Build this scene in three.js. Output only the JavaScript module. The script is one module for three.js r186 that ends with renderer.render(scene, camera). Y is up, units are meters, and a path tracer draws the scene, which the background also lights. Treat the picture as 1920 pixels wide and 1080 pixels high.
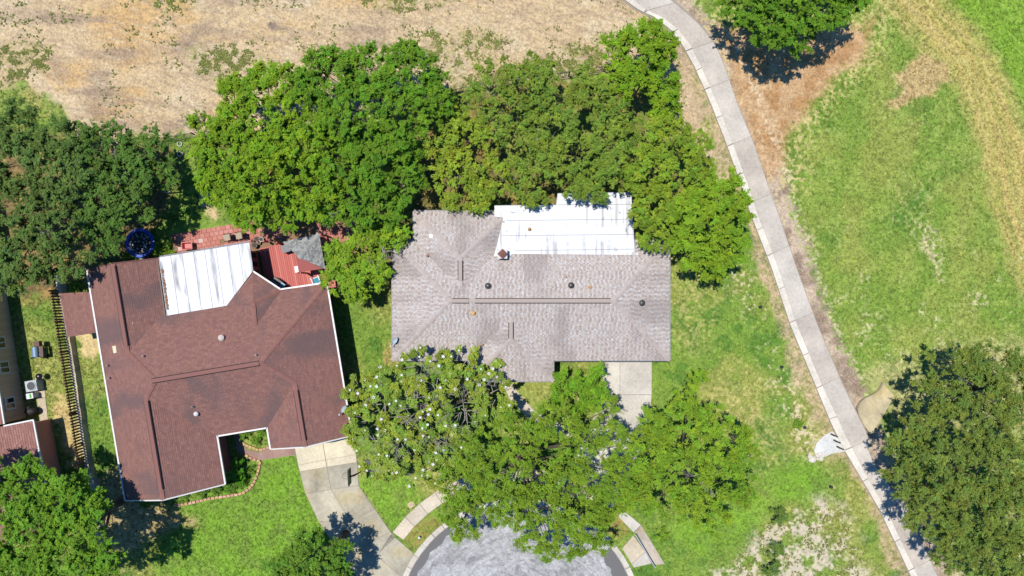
import * as THREE from 'three';
import { Sky } from 'three/addons/objects/Sky.js';
import { mergeGeometries } from 'three/addons/utils/BufferGeometryUtils.js';

// ---------------------------------------------------------------- camera, sky, sun, exposure
const scene = new THREE.Scene();
const CAM_H = 52, PX = 25;                       // camera height (m), picture pixels (of 1920) per metre on the ground
const camera = new THREE.PerspectiveCamera(2 * Math.atan(21.6 / CAM_H) * 180 / Math.PI, 16 / 9, 0.5, 1200);
camera.position.set(0, CAM_H, 0); camera.up.set(0, 0, -1); camera.lookAt(0, 0, 0);
const SUN = new THREE.Vector3(-0.22, 1, -0.13).normalize();
const sky = new Sky(); sky.name = 'sky'; sky.scale.setScalar(1000);
sky.material.uniforms.sunPosition.value.copy(SUN); sky.material.uniforms.turbidity.value = 2.5; sky.material.uniforms.rayleigh.value = 1.2;
sky.material.uniforms.mieCoefficient.value = 0.004; sky.material.uniforms.cloudCoverage.value = 0;
sky.userData = { kind: 'structure' }; scene.add(sky);
scene.environmentIntensity = 0.1;
const sun = new THREE.DirectionalLight(new THREE.Color(1, 0.955, 0.89), 4.9);
sun.name = 'sun'; sun.position.copy(SUN).multiplyScalar(120); sun.target.position.set(0, 0, 0); sun.castShadow = true;
Object.assign(sun.shadow.camera, { left: -60, right: 60, top: 45, bottom: -45, near: 1, far: 260 }); sun.shadow.mapSize.set(4096, 4096);
scene.add(sun, sun.target);
const renderer = new THREE.WebGLRenderer({ antialias: true });
renderer.toneMapping = THREE.LinearToneMapping; renderer.toneMappingExposure = 1.18; renderer.shadowMap.enabled = true;

// ---------------------------------------------------------------- helpers
function rng(a) { return () => { a |= 0; a = a + 0x6D2B79F5 | 0; let t = Math.imul(a ^ a >>> 15, 1 | a); t = t + Math.imul(t ^ t >>> 7, 61 | t) ^ t; return ((t ^ t >>> 14) >>> 0) / 4294967296; }; }
const R0 = rng(77);
function hash2(i, j) { let h = Math.imul(i | 0, 374761393) + Math.imul(j | 0, 668265263) | 0; h = Math.imul(h ^ h >>> 13, 1274126177); return ((h ^ h >>> 16) >>> 0) / 4294967296; }
function vn(x, y) { const i = Math.floor(x), j = Math.floor(y); let a = x - i, b = y - j; a = a * a * (3 - 2 * a); b = b * b * (3 - 2 * b);
  const p = hash2(i, j), q = hash2(i + 1, j), r = hash2(i, j + 1), s = hash2(i + 1, j + 1); return p + (q - p) * a + (r - p) * b + (p - q - r + s) * a * b; }
function fbm(x, y, o = 4) { let s = 0, a = .5, n = 0; for (let k = 0; k < o; k++) { s += a * vn(x, y); n += a; a *= .5; x = x * 2.03 + 17.1; y = y * 2.03 + 9.7; } return s / n; }
const clamp = (x, a = 0, b = 1) => Math.min(b, Math.max(a, x)), lerp = (a, b, t) => a + (b - a) * t;
const sst = (a, b, x) => { const t = clamp((x - a) / (b - a)); return t * t * (3 - 2 * t); };
const lin = (c) => { c /= 255; return c <= .04045 ? c / 12.92 : ((c + .055) / 1.055) ** 2.4; };
const K = 1.62;                                  // how bright a sunlit level surface shows against its base colour
const al = (r, g, b) => [clamp(lin(r) / K, 0, .86), clamp(lin(g) / K, 0, .86), clamp(lin(b) / K, 0, .86)];
const AC = (r, g, b) => new THREE.Color().setRGB(...al(r, g, b));
const P = (u, v, h = 0) => new THREE.Vector3((u - 960) / PX * (CAM_H - h) / CAM_H, h, (v - 540) / PX * (CAM_H - h) / CAM_H);
const V3 = (x, y, z) => new THREE.Vector3(x, y, z);
const used = {};
function numbered(n) { const k = used[n] = (used[n] ?? -1) + 1; return k ? n + '_' + String(k).padStart(3, '0') : n; }
function sh(m) { m.castShadow = true; m.receiveShadow = true; return m; }
function thing(name, label, category, group, pos) { const o = new THREE.Group(); o.name = numbered(name); o.userData = { label, category }; if (group) o.userData.group = group; if (pos) o.position.copy(pos); scene.add(o); return o; }
function part(name, geo, mat, parent, stuff) { const m = sh(new THREE.Mesh(geo, mat)); m.name = name; if (stuff) m.userData.kind = 'stuff'; parent.add(m); return m; }
function single(name, geo, mat, label, category, group) { const m = sh(new THREE.Mesh(geo, mat)); m.name = numbered(name); m.userData = { label, category }; if (group) m.userData.group = group; scene.add(m); return m; }
function struct(name, geo, mat) { const m = sh(new THREE.Mesh(geo, mat)); m.name = numbered(name); m.userData = { kind: 'structure' }; scene.add(m); return m; }
function mat(r, g, b, rough = .85, extra = {}) { const m = new THREE.MeshStandardMaterial({ roughness: rough, ...extra }); m.color.copy(AC(r, g, b)); return m; }
function dataTex(w, h, fn, srgb, wrap = THREE.RepeatWrapping) {
  const d = new Uint8Array(w * h * 4);
  for (let y = 0; y < h; y++) for (let x = 0; x < w; x++) { const c = fn(x, y), i = (y * w + x) * 4; for (let k = 0; k < 3; k++) { let q = clamp(c[k]); if (srgb) q = q <= .0031308 ? q * 12.92 : 1.055 * q ** (1 / 2.4) - .055; d[i + k] = Math.round(q * 255); } d[i + 3] = 255; }
  const t = new THREE.DataTexture(d, w, h); t.magFilter = THREE.LinearFilter; t.minFilter = THREE.LinearMipmapLinearFilter; t.generateMipmaps = true; t.wrapS = t.wrapT = wrap;
  if (srgb) t.colorSpace = THREE.SRGBColorSpace; t.needsUpdate = true; return t;
}
// noise that repeats over n cells, for tiling textures
function tn(x, y, n) { const i = Math.floor(x), j = Math.floor(y); let a = x - i, b = y - j; a = a * a * (3 - 2 * a); b = b * b * (3 - 2 * b); const w = (k) => ((k % n) + n) % n;
  const p = hash2(w(i) + n * 31, w(j)), q = hash2(w(i + 1) + n * 31, w(j)), r = hash2(w(i) + n * 31, w(j + 1)), s = hash2(w(i + 1) + n * 31, w(j + 1)); return p + (q - p) * a + (r - p) * b + (p - q - r + s) * a * b; }
function tfbm(x, y, n, o = 4) { let s = 0, a = .5, t = 0; for (let k = 0; k < o; k++) { s += a * tn(x * n, y * n, n); t += a; a *= .55; n *= 2; } return s / t; }
class Geo {                                      // collects triangles with colours
  constructor() { this.p = []; this.c = []; this.uv = []; }
  tri(a, b, c, col = [1, 1, 1]) { for (const q of [a, b, c]) { this.p.push(q.x, q.y, q.z); this.c.push(...col); this.uv.push(q.x / 4, q.z / 4); } }
  quad(a, b, c, d, col) { this.tri(a, b, c, col); this.tri(a, c, d, col); }
  build() { const g = new THREE.BufferGeometry(); g.setAttribute('position', new THREE.Float32BufferAttribute(this.p, 3)); g.setAttribute('color', new THREE.Float32BufferAttribute(this.c, 3)); g.setAttribute('uv', new THREE.Float32BufferAttribute(this.uv, 2)); g.computeVertexNormals(); return g; }
}
function prism3(top, drop) {                     // polygon of 3-D points given a thickness downward
  const pts2 = top.map((p) => new THREE.Vector2(p.x, p.z)); const ccw = THREE.ShapeUtils.isClockWise(pts2); if (ccw) { top = [...top].reverse(); pts2.reverse(); }
  const g = new Geo(), n = top.length, bot = top.map((p) => V3(p.x, p.y - drop, p.z));
  for (const [a, b, c] of THREE.ShapeUtils.triangulateShape(pts2, [])) { g.tri(top[a], top[c], top[b]); g.tri(bot[a], bot[b], bot[c]); }
  for (let i = 0; i < n; i++) { const j = (i + 1) % n; g.quad(top[i], top[j], bot[j], bot[i]); }
  const o = g.build(); o.deleteAttribute('color'); return o;
}
const prism = (pts, y0, y1) => prism3(pts.map((p) => V3(p.x, y1, p.z)), y1 - y0);
function inset(pts, d) { const c = V3(0, 0, 0); pts.forEach((p) => c.add(p)); c.multiplyScalar(1 / pts.length); return pts.map((p) => { const q = p.clone().sub(c), l = Math.hypot(q.x, q.z) || 1; return V3(p.x - q.x / l * d, p.y, p.z - q.z / l * d); }); }
function box(w, h, d, x = 0, y = 0, z = 0, ry = 0) { const g = new THREE.BoxGeometry(w, h, d); if (ry) g.rotateY(ry); g.translate(x, y, z); return g; }
function bar(a, b, w, h) {                       // box from a to b, w wide (level), h high
  const d = b.clone().sub(a), L = d.length(); const g = new THREE.BoxGeometry(L, h, w); const x = d.normalize(), z = V3(0, 1, 0).cross(x).negate(); if (z.length() < 1e-4) z.set(0, 0, 1); z.normalize(); const y = z.clone().cross(x);
  g.applyMatrix4(new THREE.Matrix4().makeBasis(x, y, z)); g.translate((a.x + b.x) / 2, (a.y + b.y) / 2, (a.z + b.z) / 2); return g;
}
function tube(pts, rad, seg = 6) {               // tapered limb through points
  const g = new THREE.BufferGeometry(), pos = [], idx = [], uv = []; const n = pts.length; let ref = V3(1, 0, 0);
  for (let i = 0; i < n; i++) { const t = pts[Math.min(n - 1, i + 1)].clone().sub(pts[Math.max(0, i - 1)]).normalize(); if (Math.abs(t.dot(ref)) > .9) ref = V3(0, 0, 1); const s = t.clone().cross(ref).normalize(), q = t.clone().cross(s); const r = Array.isArray(rad) ? rad[i] : rad;
    for (let k = 0; k < seg; k++) { const a = k / seg * Math.PI * 2; pos.push(pts[i].x + r * (s.x * Math.cos(a) + q.x * Math.sin(a)), pts[i].y + r * (s.y * Math.cos(a) + q.y * Math.sin(a)), pts[i].z + r * (s.z * Math.cos(a) + q.z * Math.sin(a))); uv.push(k / seg, i * .5); } }
  for (let i = 0; i < n - 1; i++) for (let k = 0; k < seg; k++) { const a = i * seg + k, b = i * seg + (k + 1) % seg; idx.push(a, a + seg, b, b, a + seg, b + seg); }
  for (let k = 1; k < seg - 1; k++) { idx.push(0, k, k + 1); const e = (n - 1) * seg; idx.push(e, e + k + 1, e + k); }
  g.setAttribute('position', new THREE.Float32BufferAttribute(pos, 3)); g.setAttribute('uv', new THREE.Float32BufferAttribute(uv, 2)); g.setIndex(idx); g.computeVertexNormals(); return g;
}
const merge = (list) => mergeGeometries(list.map((g) => g.index ? g.toNonIndexed() : g).map((g) => { for (const k of Object.keys(g.attributes)) if (!['position', 'normal', 'uv'].includes(k)) g.deleteAttribute(k); return g; }));
const cyl = (r0, r1, h, x, y, z, s = 14) => { const g = new THREE.CylinderGeometry(r0, r1, h, s); g.translate(x, y, z); return g; };

// ---------------------------------------------------------------- textures that show what surfaces are made of
const concreteTex = dataTex(512, 512, (x, y) => { const a = tfbm(x / 512, y / 512, 4, 5), b = tfbm(x / 512 + .3, y / 512 + .7, 32, 3), s = hash2(x, y); let k = .74 + .3 * (a - .5) + .22 * (b - .5) + .1 * (s - .5); if (hash2(x >> 1, (y >> 1) + 900) > .996) k *= .6; return [k * 1.02, k, k * .96]; }, true);
const concreteBump = dataTex(256, 256, (x, y) => { const k = .5 + .5 * (hash2(x, y + 77) - .5) + .5 * (tfbm(x / 256, y / 256, 16, 3) - .5); return [k, k, k]; });
const barkTex = dataTex(128, 256, (x, y) => { const k = .5 + .9 * (tfbm(x / 128, y / 512, 8, 4) - .5) + .3 * (hash2(x, y >> 2) - .5); return [k, k * .92, k * .84]; }, true);
function concrete(r, g, b, rough = .9) { const m = mat(r, g, b, rough); m.color.multiplyScalar(1.3); m.map = concreteTex; m.bumpMap = concreteBump; m.bumpScale = .004; return m; }

// ---------------------------------------------------------------- the cart path's edges, [v, left of kerb, kerb joint, right]
const PATH = [[-160, 930, 962, 1040], [-60, 1090, 1120, 1195], [-15, 1150, 1172, 1238], [20, 1197, 1214, 1281], [33, 1227, 1241, 1297], [57, 1257, 1269, 1320], [85, 1279, 1290, 1341], [123, 1300, 1311, 1358], [160, 1317, 1329, 1370], [200, 1334, 1346, 1384], [267, 1360, 1376, 1412], [347, 1389, 1402, 1439], [400, 1406, 1418, 1458], [503, 1446, 1458, 1493], [607, 1480, 1494, 1531], [720, 1527, 1539, 1579], [790, 1556, 1573, 1613], [826, 1573, 1591, 1631], [843, 1582, 1600, 1625], [887, 1608, 1624, 1649], [953, 1647, 1658, 1699], [1080, 1707, 1719, 1757], [1240, 1783, 1795, 1834]];
for (const p of PATH) p[2] = p[1] + (p[0] > 780 && p[0] < 850 ? 17 : p[0] < 100 ? 15 : 13);
function pathAt(v) { let i = 0; while (i < PATH.length - 2 && PATH[i + 1][0] < v) i++; const a = PATH[i], b = PATH[i + 1], t = clamp((v - a[0]) / (b[0] - a[0]), -1, 2); return [1, 2, 3].map((k) => lerp(a[k], b[k], t)); }

// ---------------------------------------------------------------- the ground: what grows or lies where
const GU0 = -260, GV0 = -260, GW = 2440, GH = 1600, GC = 5, GNX = GW / GC + 1, GNY = GH / GC + 1;
function field(poly) {                           // signed distance in pixels, positive inside, on a coarse grid
  const f = new Float32Array(GNX * GNY), n = poly.length;
  for (let j = 0; j < GNY; j++) for (let i = 0; i < GNX; i++) { const x = GU0 + i * GC, y = GV0 + j * GC; let d = 1e9, inside = false;
    for (let a = 0, b = n - 1; a < n; b = a++) { const [x0, y0] = poly[b], [x1, y1] = poly[a]; const ex = x1 - x0, ey = y1 - y0, t = clamp(((x - x0) * ex + (y - y0) * ey) / (ex * ex + ey * ey)); d = Math.min(d, (x - x0 - ex * t) ** 2 + (y - y0 - ey * t) ** 2); if ((y1 > y) !== (y0 > y) && x < (x0 - x1) * (y - y1) / (y0 - y1) + x1) inside = !inside; }
    f[j * GNX + i] = (inside ? 1 : -1) * Math.sqrt(d); }
  return (u, v) => { const x = clamp((u - GU0) / GC, 0, GNX - 1.001), y = clamp((v - GV0) / GC, 0, GNY - 1.001), i = x | 0, j = y | 0, a = x - i, b = y - j, k = j * GNX + i; return (f[k] * (1 - a) + f[k + 1] * a) * (1 - b) + (f[k + GNX] * (1 - a) + f[k + GNX + 1] * a) * b; };
}
function lineField(pts) { const f = new Float32Array(GNX * GNY); for (let j = 0; j < GNY; j++) for (let i = 0; i < GNX; i++) { const x = GU0 + i * GC, y = GV0 + j * GC; let d = 1e9; for (let a = 1; a < pts.length; a++) { const [x0, y0] = pts[a - 1], [x1, y1] = pts[a]; const ex = x1 - x0, ey = y1 - y0, t = clamp(((x - x0) * ex + (y - y0) * ey) / (ex * ex + ey * ey)); const qx = x - x0 - ex * t, qy = y - y0 - ey * t, s = Math.sign(ex * qy - ey * qx) || 1, q = qx * qx + qy * qy; if (q < d * d || d === 1e9) d = s * Math.sqrt(q); } f[j * GNX + i] = d; }
  return (u, v) => { const x = clamp((u - GU0) / GC, 0, GNX - 1.001), y = clamp((v - GV0) / GC, 0, GNY - 1.001), i = x | 0, j = y | 0, a = x - i, b = y - j, k = j * GNX + i; return (f[k] * (1 - a) + f[k + 1] * a) * (1 - b) + (f[k + GNX] * (1 - a) + f[k + GNX + 1] * a) * b; }; }
const F = {
  dirt: field([[-300, -300], [1190, -300], [1225, 20], [1262, 66], [1300, 135], [1320, 200], [1345, 300], [1320, 300], [1285, 240], [1270, 190], [1180, 120], [1125, 132], [900, 168], [840, 178], [700, 230], [360, 258], [300, 262], [150, 262], [110, 230], [60, 215], [-300, 200]]),
  soilA: field([[165, 140], [185, 128], [205, 142], [200, 165], [180, 172], [165, 158]]), soilB: field([[95, 115], [110, 105], [125, 130], [128, 152], [110, 150]]), soilC: field([[330, 95], [360, 62], [385, 48], [395, 60], [375, 90], [345, 108]]), soilD: field([[500, 42], [535, 42], [540, 50], [505, 52]]), soilE: field([[640, -10], [680, -6], [690, 8], [650, 6]]),
  vergeR: field([[1160, 970], [1187, 998], [1164, 1026], [1145, 1005]]), vergeL: field([[750, 1012], [803, 967], [835, 985], [778, 1035]]),
  weedL: field([[-300, 90], [40, 85], [95, 92], [85, 125], [45, 150], [-300, 165]]),
  greenL: field([[-300, 160], [0, 160], [60, 170], [125, 195], [130, 250], [40, 260], [-300, 280]]),
  weedM: field([[370, 100], [430, 88], [495, 110], [480, 130], [420, 138], [372, 138]]),
  weedT: field([[660, -30], [800, -40], [830, 0], [760, 22], [690, 14]]),
  weedT2: field([[280, -30], [380, -30], [340, 20], [290, 15]]),
  weedR: field([[780, 60], [900, 60], [960, 75], [900, 110], [840, 150], [800, 120]]),
  weedF: field([[1010, 110], [1120, 78], [1135, 125], [900, 170], [840, 178], [860, 150]]),
  mulch: field([[1345, 40], [1600, 60], [1640, 20], [1612, 90], [1572, 135], [1532, 185], [1500, 225], [1482, 262], [1480, 330], [1450, 330], [1400, 220], [1370, 120]]),
  brown: field([[1676, 135], [1722, 97], [1766, 118], [1775, 160], [1742, 192], [1662, 188], [1700, 160]]),
  track: lineField([[1600, -120], [1690, -10], [1750, 55], [1808, 112], [1850, 190], [1880, 280], [1897, 380], [1935, 490], [2100, 760]]),
  pale: field([[1716, 420], [1745, 428], [1762, 480], [1750, 505], [1735, 480]]),
  pale2: field([[1560, 900], [1620, 860]].concat([[1600, 840]])),
  golfLow: field([[1580, 720], [1640, 690], [1740, 690], [1760, 640], [2200, 640], [2200, 800], [1690, 820], [1640, 720]]),
  lime: field([[1300, 1140], [1330, 1066], [1400, 1030], [1438, 985], [1500, 968], [1545, 938], [1588, 962], [1602, 1010], [1648, 1100], [1660, 1200]]),
  litter: field([[440, 280], [560, 210], [840, 182], [1000, 160], [1125, 140], [1290, 205], [1335, 300], [1270, 420], [1190, 480], [930, 380], [780, 400], [730, 560], [610, 560], [600, 440], [500, 420], [470, 360]]),
  litterL: field([[-200, 260], [140, 255], [300, 268], [340, 300], [300, 400], [240, 470], [110, 555], [-200, 560]]),
  sandL: field([[372, 352], [395, 350], [405, 385], [416, 405], [395, 412], [368, 375]]),
  sandS: field([[140, 630], [190, 626], [196, 650], [180, 672], [150, 668]]),
  dirtS: field([[108, 740], [138, 740], [150, 870], [120, 870], [112, 800]]),
  lawnF: field([[330, 960], [480, 850], [560, 845], [575, 930], [640, 1030], [620, 1100], [280, 1130]]),
  lawnG: field([[655, 900], [770, 880], [800, 930], [735, 1000], [700, 950]]),
  dryR: field([[1256, 530], [1300, 500], [1345, 560], [1320, 660], [1270, 660]]),
  dryR2: field([[1310, 740], [1370, 720], [1460, 790], [1470, 860], [1410, 880], [1380, 800]]),
  litB: field([[180, 900], [240, 860], [300, 945], [360, 975], [300, 1000], [200, 1080]]),
  dryC: field([[720, 640], [745, 640], [745, 690], [715, 680]]),
  greenS: field([[1440, 870], [1520, 850], [1550, 900], [1545, 935], [1460, 960], [1420, 990], [1300, 1040], [1240, 1010], [1260, 960], [1400, 950]]),
};
const CG = { green: al(130, 160, 58), deep: al(98, 140, 44), vivid: al(130, 176, 44), yell: al(168, 170, 84), straw: al(216, 196, 134), sand: al(213, 186, 143), sandO: al(214, 174, 114), sandG: al(160, 137, 115), pale: al(222, 203, 168), grey: al(178, 154, 124), mulch: al(186, 142, 92), mulch2: al(206, 168, 122), litter: al(124, 98, 66), litter2: al(176, 140, 84), olive: al(140, 150, 62) };
const mix = (a, b, t) => [a[0] + (b[0] - a[0]) * t, a[1] + (b[1] - a[1]) * t, a[2] + (b[2] - a[2]) * t];
function ground(u, v, fine = true) {              // returns [r, g, b, grass 0..1]
  const n1 = fbm(u / 90, v / 90, 4), n2 = fbm(u / 22 + 40, v / 22, 3), n3 = fine ? fbm(u / 5 + 9, v / 5 + 3, 2) : .5, n4 = fine ? vn(u / 2.2, v / 2.2 + 50) : .5;
  const wob = (n2 - .5) * 26 + (n3 - .5) * 16, uw = u + (n1 - .5) * 50, vw = v + (fbm(u / 60 + 7, v / 60 + 90, 3) - .5) * 40;
  const on = (f, s = 7, k = 1) => sst(-s, s, f(uw, vw) + wob * k);
  let [L, M, Rr] = pathAt(v); const dr = u - Rr, dl = L - u;
  // lawn
  let c = mix(CG.green, CG.deep, sst(.42, .72, n2)), gr = 1;
  c = mix(c, CG.yell, sst(.46, .7, n1) * .75);
  c = mix(c, CG.straw, sst(.62, .8, n3 * .6 + n1 * .4) * .45);
  const golf = sst(20, 60, dr);
  if (golf > 0) {
    let g = mix(CG.green, CG.deep, sst(.5, .75, n1) * .9); g = mix(g, CG.yell, sst(.4, .75, fbm(u / 50 + 5, v / 70, 4)) * .55); g = mix(g, al(166, 184, 84), sst(.45, .75, n2) * .55); g = mix(g, al(196, 192, 128), sst(.6, .72, n3) * .35 * sst(.35, .6, n1));
    const t = F.track(u, v); const band = sst(64, 20, Math.abs(t + 4 + (n2 - .5) * 30)); const st = fbm(t / 4.5, (u + v) / 160, 3); g = mix(g, al(204, 184, 108), band * (.45 + .5 * sst(.2, .6, st))); g = mix(g, CG.straw, band * .6 * sst(.5, .8, fbm(t / 2.3 + 8, (v - u) / 90, 2)) * .8);
    g = mix(g, al(132, 180, 36), sst(48, 70, t) * .0 + sst(-48, -80, t) * .6);
    g = mix(g, CG.pale, on(F.pale, 14) * sst(.4, .66, n3) * .7); g = mix(g, al(206, 200, 150), sst(.55, .75, fbm(u / 36 + 2, v / 40 + 60, 4)) * sst(.5, .7, n3) * sst(420, 520, v) * .8);
    g = mix(g, al(196, 188, 128), on(F.golfLow, 30) * .75);
    const bw = on(F.brown, 8, .7); g = mix(g, mix(CG.mulch2, CG.straw, n3 * .7), bw * .85);
    c = mix(c, g, golf);
  }
  c = mix(c, mix(CG.vivid, CG.green, sst(.3, .8, n2)), Math.max(on(F.lawnF, 16), on(F.lawnG, 12), on(F.greenS, 12) * .9) * .85);
  c = mix(c, CG.straw, Math.max(on(F.dryR, 20), on(F.dryR2, 20)) * sst(.3, .7, n3) * .38);
  c = mix(c, mix(CG.yell, CG.sandO, n3), on(F.dryC, 8) * .8);
  const cover = (w, col, g = 0) => { c = mix(c, col, w); gr = lerp(gr, g, w); };
  // leaf litter under the trees
  const lc = mix(CG.litter, CG.litter2, sst(.35, .7, n2)), lo = mix(lc, CG.olive, .35 + .65 * sst(.42, .58, n1));
  cover(on(F.litter, 12) * .95, mix(lo, al(190, 140, 84), sst(.7, .78, n2 * .7 + n3 * .3)), .35);
  cover(on(F.litterL, 16) * .9, lc, .2); cover(on(F.litB, 14) * .8, mix(CG.litter2, CG.sand, n3), .15);
  // the bare field
  const d = on(F.dirt, 7);
  if (d > 0) { const s1 = fbm(u / 150 + v / 260 + 3, v / 34, 5), s2 = fbm(u / 110 + 11, v / 70 + 5, 4), s3 = fbm(u / 26 + v / 40, v / 6, 3); let e = mix(CG.sand, CG.sandO, sst(.45, .78, s2) * .9); e = mix(e, CG.sandG, sst(.52, .8, s1) * .8); e = mix(e, CG.pale, sst(.5, .78, fbm(u / 70 + 70, v / 50, 4)) * .6); e = mix(e, CG.grey, sst(.56, .76, s3) * .5); const tr = Math.abs(Math.sin((v - u * .12 + 60 * vn(u / 160, v / 120)) / 9)); e = mix(e, CG.sandG, (1 - sst(0, .5, tr)) * .22 * sst(.4, .7, n1)); e = mix(e, CG.sandG, Math.max(on(F.soilA, 14), on(F.soilB, 12) * .8, on(F.soilC, 14)) * .75); e = mix(e, al(128, 112, 104), on(F.soilD, 4, .3) * .9);
    const dg = fbm((u + v * .8) / 46 + 3, (v - u * .5) / 7, 4); e = mix(e, al(176, 150, 120), sst(.55, .72, dg) * .45); e = mix(e, CG.pale, sst(.58, .75, fbm((u + v) / 30, (v - u * .3) / 5 + 40, 3)) * .4); cover(d, e); 
    for (const [f, k] of [[F.weedL, .8], [F.weedM, .6], [F.weedT, .85], [F.weedT2, .6], [F.weedR, .6], [F.weedF, .85]]) { const w = on(f, 16) * sst(.42, .66, n3 * .75 + n2 * .25) * k; cover(w, mix(al(160, 156, 84), al(126, 138, 60), n4 * .8), .6); }
    cover(on(F.greenL, 10) * .9, mix(CG.yell, CG.green, sst(.3, .6, n2)), .8); }
  // bare strips beside the path
  const wr = 34 + (n1 - .5) * 26 + (n2 - .5) * 22; cover(sst(wr + 3, wr - 4, dr + wob * .4 + (n3 - .5) * 30 + (n4 - .5) * 10) * sst(-6, 2, dr), mix(al(206, 184, 156), CG.sandG, sst(.35, .75, n2)));
  const wl = 24 + (fbm(u / 40 + 3, v / 50, 3) - .5) * 60; cover(sst(wl + 9, wl - 9, dl + wob) * sst(-6, 2, dl) * (.55 + .45 * sst(.4, .6, n3)), mix(CG.sand, CG.grey, n2));
  cover(sst(20, 60, dl) * sst(110, 60, dl) * sst(420, 520, v) * sst(900, 820, v) * sst(.56, .68, n3 * .6 + n1 * .4) * .8, CG.pale);
  cover(on(F.mulch, 16), mix(mix(CG.mulch, CG.mulch2, sst(.3, .7, n2)), CG.sand, sst(.62, .74, n1 * .5 + n3 * .5) * .7));
  cover(sst(16, -22, F.mulch(uw, vw)) * sst(-60, -10, F.mulch(uw, vw)) * sst(.5, .6, n3) * .7, CG.straw, .3);
  cover(on(F.lime, 26) * sst(.38, .6, n2 * .6 + n3 * .4) * .92, mix(al(230, 216, 190), CG.grey, n4 * .5));
  cover(sst(wr + 26, wr + 4, dr + wob) * sst(wr - 6, wr + 4, dr) * sst(.5, .6, n3) * .7, CG.pale, .2); cover(Math.max(on(F.vergeR, 4, .3), on(F.vergeL, 5, .3)) * .8, mix(al(176, 148, 84), CG.olive, sst(.4, .6, n3)), .5);
  cover(on(F.sandL, 8), mix(CG.sand, CG.straw, n3)); cover(on(F.sandS, 6, .6), mix(al(226, 196, 140), CG.straw, n3)); cover(on(F.dirtS, 9) * .85, mix(CG.sandO, CG.straw, n3));
  const k = 1 + (n4 - .5) * .6 + (n3 - .5) * .34; return [c[0] * k, c[1] * k, c[2] * k, gr];
}
const TW = 2048, TH = 1260, TU0 = -140, TV0 = -137, TSU = 2200, TSV = 1354;
const groundTex = dataTex(TW, TH, (x, y) => ground(TU0 + (x + .5) / TW * TSU, TV0 + (1 - (y + .5) / TH) * TSV), true, THREE.MirroredRepeatWrapping);
const groundBump = dataTex(512, 512, (x, y) => { const k = .5 + .6 * (tfbm(x / 512, y / 512, 24, 4) - .5) + .25 * (hash2(x, y) - .5); return [k, k, k]; });
{
  const N = 90, W = 320, g = new THREE.PlaneGeometry(W, W, N, N); g.rotateX(-Math.PI / 2); const p = g.attributes.position, uv = g.attributes.uv;
  for (let i = 0; i < p.count; i++) { const u = p.getX(i) * PX + 960, v = p.getZ(i) * PX + 540; uv.setXY(i, (u - TU0) / TSU, 1 - (v - TV0) / TSV); }
  const m = new THREE.MeshStandardMaterial({ map: groundTex, roughness: .96 }); m.bumpMap = groundBump.clone(); m.bumpMap.repeat.set(22, 13); m.bumpMap.needsUpdate = true; m.bumpScale = .035; struct('ground', g, m);
}

// ---------------------------------------------------------------- concrete: cart path, drives, walks, road
const mPath = [concrete(210, 202, 191), concrete(216, 208, 197), concrete(205, 195, 183)], mKerb = [concrete(238, 231, 218), concrete(234, 226, 212)];
const mJoint = mat(168, 157, 142, .95);
const poly = (list, h = 0) => list.map(([u, v]) => P(u, v, h));
{
  const L = [], Rr = []; for (let v = -150; v <= 1230; v += 15) { const [a, , c] = pathAt(v); L.push([a + 1, v + 4]); Rr.push([c - 1, v - 6]); }
  const base = struct('cart_path', prism(poly([...L, ...Rr.reverse()]), -.1, .03), mJoint);
  const cuts = [-150, -60, 20, 92, 164, 270, 378, 475, 600, 722, 838, 955, 1064, 1180];
  const row = (v, k) => { const e = pathAt(v); const tilt = [5, 0, -14][k]; const f = pathAt(v + tilt); return [f[k], v + tilt]; };
  for (let i = 0; i < cuts.length - 1; i++) {
    const a = cuts[i] + .35, b = cuts[i + 1] - .35, n = Math.max(2, Math.round((b - a) / 16)), lft = [], rgt = [];
    for (let k = 0; k <= n; k++) { const v = lerp(a, b, k / n); lft.push(row(v, 1)); rgt.push(row(v, 2)); } lft.forEach((p) => p[0] += .7);
    part('slab', prism(poly([...lft, ...rgt.reverse()]), -.05, .045), mPath[i % 3], base);
    for (let h = 0; h < 2; h++) { const c0 = lerp(a, b, h / 2) + .5, c1 = lerp(a, b, (h + 1) / 2) - .5, l2 = [], r2 = []; for (let k = 0; k <= 5; k++) { const v = lerp(c0, c1, k / 5); l2.push(row(v, 0)); r2.push(row(v, 1)); } r2.forEach((p) => p[0] -= .5); part('kerb_stone', prism(poly([...l2, ...r2.reverse()]), -.05, .13), mKerb[h], base); }
  }
}
function slabs(name, list, mats, y1 = .05, gap = .035, joint = mJoint) {
  const all = []; list.forEach((q) => q.forEach((p) => all.push(p)));
  const geos = list.map((q) => prism(poly(q), -.1, y1 - .012)); const base = struct(name, merge(geos), joint);
  list.forEach((q, i) => part('slab', prism(inset(poly(q), gap), -.05, y1), mats[i % mats.length], base)); return base;
}
const stain = dataTex(512, 512, (x, y) => { const a = tfbm(x / 512, y / 512, 3, 5), b = tfbm(x / 512 + .2, y / 512 + .6, 24, 4), o = sst(.5, .75, tfbm(x / 512 + .6, y / 512 + .1, 4, 4)); let k = .74 + .55 * (a - .5) + .3 * (b - .5) + .1 * (hash2(x, y) - .5); return [k * (1 + .05 * o), k * (1 - .0 * o), k * (.96 - .16 * o)]; }, true);
const mDriveA = concrete(232, 222, 194), mDriveB = concrete(190, 180, 158), mDriveC = concrete(186, 178, 160), mDriveD = concrete(204, 194, 172); for (const m of [mDriveB, mDriveC, mDriveD]) m.map = stain;
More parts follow.
